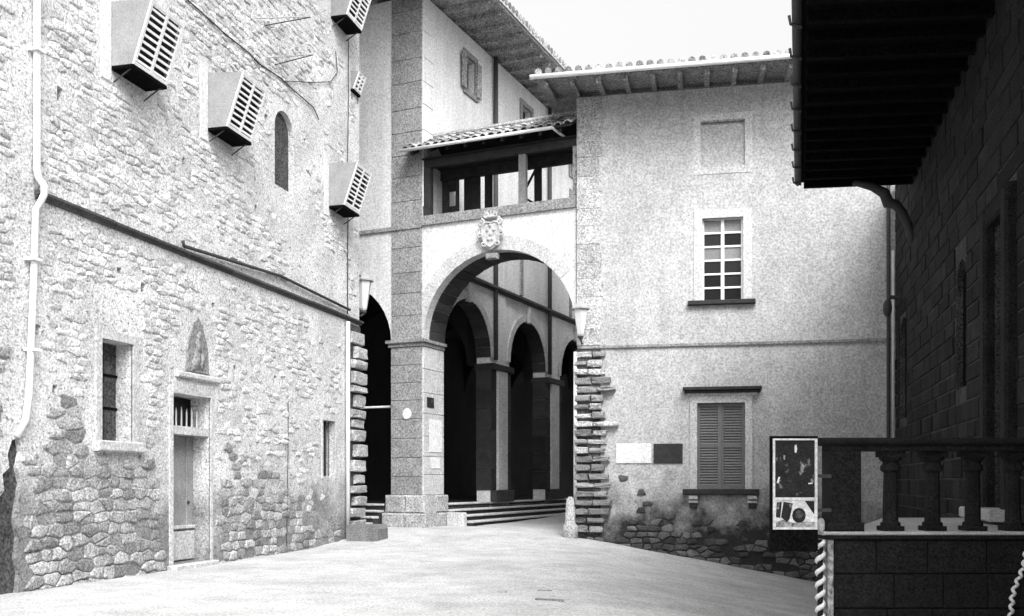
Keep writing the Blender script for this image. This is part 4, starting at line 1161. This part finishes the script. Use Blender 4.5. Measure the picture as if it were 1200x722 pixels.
# ------------------------------------------------------------------ landing with balustrade
def build_balustrade():
    Y = 10.0; P = Plane((0, Y), (1, 0), (0, -1))
    X = lambda x: (x-CX)/F*Y
    Z = lambda y: CZ+(HY-y)/F*Y
    B = thing('balustrade', 'dark stone landing parapet with square balusters in front of the church flank', 'balustrade', (4.2, Y+.3, -.6))
    x0 = X(966); x1 = 5.30; zp = Z(623)
    # parapet courses
    z = -.9; rowsz = []
    n = 5; hh = (zp-.08+.9)/n
    for i in range(n):
        zz = -.9+hh*i; x = x0+.10; k = 0
        while x < x1-.05:
            L = random.uniform(.42, .75); e = min(x+L, x1)
            if x1-e < .2: e = x1
            g = G(); g.cbox(P, x+.004, e-.004, zz+.004, zz+hh-.004, -.35, -.01+random.uniform(-.004, .004), .01); g.obj('parapet_block', 'balustrade', B)
            x = e
    g = G(); g.box(P, x0+.105, x1, -.95, zp-.09, -.34, -.05); g.obj('parapet_core', 'balustrade', B)
    g = G(); g.cbox(P, x0-.02, x1, zp-.035, zp-.0, -.42, .05, .012); g.obj('plinth', 'landing', B)
    g = G(); g.cbox(P, x0+.0, x1, zp-.08, zp-.037, -.40, .03, .012); g.obj('plinth_moulding', 'balustrade', B)
    # corner strip and twisted colonnette
    g = G(); g.cbox(P, x0+.035, x0+.095, -.95, zp-.083, -.3, .012, .01); g.obj('corner_strip', 'soffit', B)
    g = G(); rr = .03
    cxx, cyy = x0-.035, Y+.02
    pts = []
    for k in range(130):
        t = k/129; a = t*2*math.pi*11
        pts.append((cxx+rr*math.cos(a), cyy+rr*math.sin(a), -.55+t*(zp-.1+.55)))
    g.tube(pts, .026, 6); g.obj('twisted_colonnette', 'rope', B, smooth=True)
    g = G(); g.tube([(cxx, cyy, -.95), (cxx, cyy, zp-.083)], .03, 8); g.obj('colonnette_core', 'balustrade', B)
    # rail
    zr0, zr1 = Z(527), Z(513)
    g = G(); g.cbox(P, X(960), x1, zr0+.05, zr1, -.36, .04, .025); g.obj('rail', 'balustrade', B)
    g = G(); g.box(P, X(974), x1, zr0-.01, zr0+.048, -.30, -.01); g.obj('rail_moulding', 'balustrade', B)
    # pier
    g = G(); g.cbox(P, X(974), X(1010), zp+.001, zr0-.012, -.30, -.01, .01); g.obj('pier', 'balustrade', B)
    g = G(); g.cbox(P, X(971), X(1013), zp+.001, zp+.09, -.33, .02, .02); g.obj('pier_foot', 'balustrade', B)
    # white stone lump on the plinth by the pier
    # balusters
    for xc in (1051, 1101, 1149, 1197):
        c = X(xc); zb, zt = zp+.001, zr0-.012; h = zt-zb
        def sec(w, z0, z1, g): g.hexa([(c-w,Y+.17-w,z0), (c+w,Y+.17-w,z0), (c+w,Y+.17+w,z0), (c-w,Y+.17+w,z0), (c-w,Y+.17-w,z1), (c+w,Y+.17-w,z1), (c+w,Y+.17+w,z1), (c-w,Y+.17+w,z1)])
        g = G(); prof = [(.085, 0), (.085, .05), (.10, .06), (.10, .10), (.078, .12), (.075, .4), (.068, .72), (.072, .735), (.10, .76), (.10, .82), (.085, .83), (.075, .86), (.105, .89), (.12, .93), (.12, 1.0)]
        g.lathe((c, Y+.17), [(r, zb+h*k) for r, k in prof], 8); b = g.obj('baluster', 'balustrade', B)
        g = G(); sec(.105, zb, zb+.05, g); g.obj('baluster_block', 'balustrade', b); g = G(); sec(.115, zt-.06, zt, g); g.obj('baluster_block', 'balustrade', b)
    # landing floor
    g = G(); vs = [(x0+.12, Y+.36), (5.4, Y+.36), (2.95+.261*14.2-.01, 14.2), (4.7, 14.2), (4.4, 12.0)]
    vs = [(X(1012), Y+.425), (2.95+.261*(Y+.42)-.02, Y+.425), (2.95+.261*14.0-.02, 14.0), (5.3, 14.0)]
    g.add([(x, y, zp-.5) for x, y in vs]+[(x, y, zp-.004) for x, y in vs], [(3,2,1,0), (4,5,6,7), (0,1,5,4), (1,2,6,5), (2,3,7,6), (3,0,4,7)]); g.obj('landing_floor', 'landing', B)
    g = G(); g.add([(x, y, -2) for x, y in vs]+[(x, y, zp-.503) for x, y in vs], [(3,2,1,0), (4,5,6,7), (0,1,5,4), (1,2,6,5), (2,3,7,6), (3,0,4,7)]); g.obj('landing_base', 'balustrade', B)
    # pale cord hanging on the parapet face
    g = G(); pts = []
    for k in range(60):
        t = k/59; xx = 1200 - 24*t + 2*math.sin(t*9); yy = 645+92*t
        for_a = t*2*math.pi*9
        pts.append((X(xx)+.016*math.cos(for_a), Y-.02+.016*math.sin(for_a)-.02, Z(yy)))
    g.tube(pts, .018, 6); g.obj('twisted_cord', 'rope', None, smooth=True, label='pale twisted cord hanging slanted against the dark parapet', cat='cord')
    g = G(); g.blob((X(966), Y+.12, zp+.06), .045, .05, .07, None, 3, .15); g.obj('stone_lump', 'marble', None, smooth=True, label='small white lump lying on the plinth beside the balustrade pier', cat='stone')
build_balustrade()

def build_poster():
    Y = 9.93; P = Plane((0, Y), (1, 0), (0, -1))
    X = lambda x: (x-CX)/F*Y
    Z = lambda y: CZ+(HY-y)/F*Y
    B = thing('poster_board', 'framed notice board with two dark posters fixed beside the balustrade end', 'notice board', (X(930), Y, Z(645)))
    g = G(); g.box(P, X(903.5), X(958.5), Z(646), Z(511), -.06, 0); g.obj('board', 'darkwood', B)
    def bar(a, b, c, d, o=.016):
        g = G(); g.box(P, X(a), X(b), Z(d), Z(c), .001, o); g.obj('frame', 'paper', B)
    bar(905.5, 908, 514, 620.5); bar(954.5, 957.5, 514, 620.5); bar(908.02, 954.48, 514, 516); bar(908.02, 954.48, 618, 620.5); bar(908.02, 954.48, 583, 586.5)
    g = G(); g.box(P, X(908.1), X(954.4), Z(582.9), Z(516.1), .001, .006); p1 = g.obj('poster', 'printdark', B, label='dark poster with pale figure shapes')
    def patch(pts, m='paper', par=p1, o=.009):
        g = G(); g.prism(P, [(X(x), Z(y)) for x, y in pts], .0065, o); g.obj('print', m, par)
    patch([(931,522),(933,521),(934,526),(933,531),(931,530)]); patch([(910,566),(912,559),(914,559),(912,566)], 'zinc'); patch([(947,566),(952,565.5),(952,567),(947,567.5)], 'zinc')
    patch([(918,533),(920,534),(919.5,539),(918,538)], 'barepane')
    g = G(); g.box(P, X(908.1), X(954.4), Z(617.9), Z(586.6), .001, .006); p2 = g.obj('poster', 'paper', B, label='lower poster with dark blocks and round head shape')
    patch([(910,589),(916,588),(914,607),(909,606)], 'printdark', p2); patch([(918,588),(929,590),(925,608),(922,612),(915,606)], 'printdark', p2)
    patch([(943,587),(954,587.5),(954,603),(949,596)], 'printdark', p2)
    patch([(936+8*math.cos(t*.5236), 604+9*math.sin(t*.5236)) for t in range(12)][::-1], 'printdark', p2)
    patch([(936+4.5*math.cos(t*.7854), 603+5*math.sin(t*.7854)) for t in range(8)][::-1], 'niche', p2, .012)
    patch([(909,612),(918,609),(930,613),(945,611),(954,612),(954,617.5),(909,617.5)], 'soffit', p2)
    for a, b in ((560, 556), (600, 596)): g = G(); g.box(P, X(958.5), X(975), Z(a), Z(b), -.05, -.02); g.obj('bracket', 'iron', B)
build_poster()

# ------------------------------------------------------------------ lanterns, notices, guard stone
def lantern(P, s, z, o, label, k=1.0, wall_o=0.0):
    c = P.w(s, z, o)
    T = thing('wall_lantern', label, 'lantern', (c.x, c.y, z-.75*k), 'street lanterns by the archway')
    g = G(); g.lathe((c.x, c.y), [(.07*k, z-.75*k), (.10*k, z-.70*k), (.21*k, z-.05*k), (.21*k, z)], 6); g.obj('glass', 'lampglass', T)
    g = G(); g.lathe((c.x, c.y), [(.29*k, z+.002), (.29*k, z+.04*k), (.13*k, z+.17*k), (.07*k, z+.22*k), (.02*k, z+.28*k)], 6); g.obj('hood', 'greypaint', T)
    g = G(); g.lathe((c.x, c.y), [(.03*k, z-.86*k), (.09*k, z-.80*k), (.09*k, z-.752*k)], 6); g.obj('foot', 'iron', T)
    g = G(); g.tube([P.w(s, z-.9*k, wall_o-.02), P.w(s, z-.92*k, (o+wall_o)/2), P.w(s, z-.84*k, o)], .022, 6); g.obj('bracket', 'iron', T); g = G(); g.tube([P.w(s, z+.1, wall_o-.02), P.w(s, z+.1, o)], .02, 6); g.obj('stay', 'iron', T)
# left one on the far corner of the rubble building, right one at the arch springing
Pend = Plane(LW.w(LW.s(421), 0, 0).xy, -LW.n, LW.d)
lantern(Pend, .02, LW.z(421, 327), .30, 'street lantern with dark hood on the corner of the rubble building', .95)
lantern(HB, .12, HB.z(677, 366), .36, 'street lantern at the arch springing beside the corner of the plastered house', .85)

s0, s1 = FC.s(503), FC.s(518.5)
def notice(x0, y0, x1, y1, label, m='paper'):
    a, b = FC.s(x0), FC.s(x1); z0, z1 = FC.z((x0+x1)/2, y1), FC.z((x0+x1)/2, y0)
    g = G(); g.box(FC, a, b, z0, z1, .036, .044); g.obj('paper_notice', m, None, label=label, cat='notice', group='papers on the archway pier')
notice(501.5, 492, 516.5, 530, 'tall white paper notice pasted on the pier inside the arch')
notice(503, 536, 514, 549, 'small white paper notice pasted under the tall notice on the pier')
notice(499, 466, 507, 478, 'dark torn scrap of paper pasted above the tall notice on the pier', 'printdark')
s, z = FA.at(478, 485)
g = G(); n = 20; g.prism(FA, [(s+.13*math.cos(2*math.pi*k/n), z+.15*math.sin(2*math.pi*k/n)) for k in range(n)], .036, .06)
g.obj('round_sign', 'marble', None, label='small round white disc on the front of the archway pier', cat='sign')

q = HB.w(-.16, 0, .16)
gz = ground_z(q.x, q.y)
g = G(); g.lathe((q.x, q.y), [(.20, gz-.15), (.19, gz+.28), (.13, gz+.36), (.11, gz+.8), (.09, gz+.95), (.03, gz+1.0)], 10)
g.obj('guard_stone', 'rubble', None, smooth=True, label='short round guard stone at the toothed corner of the plastered house', cat='guard stone')
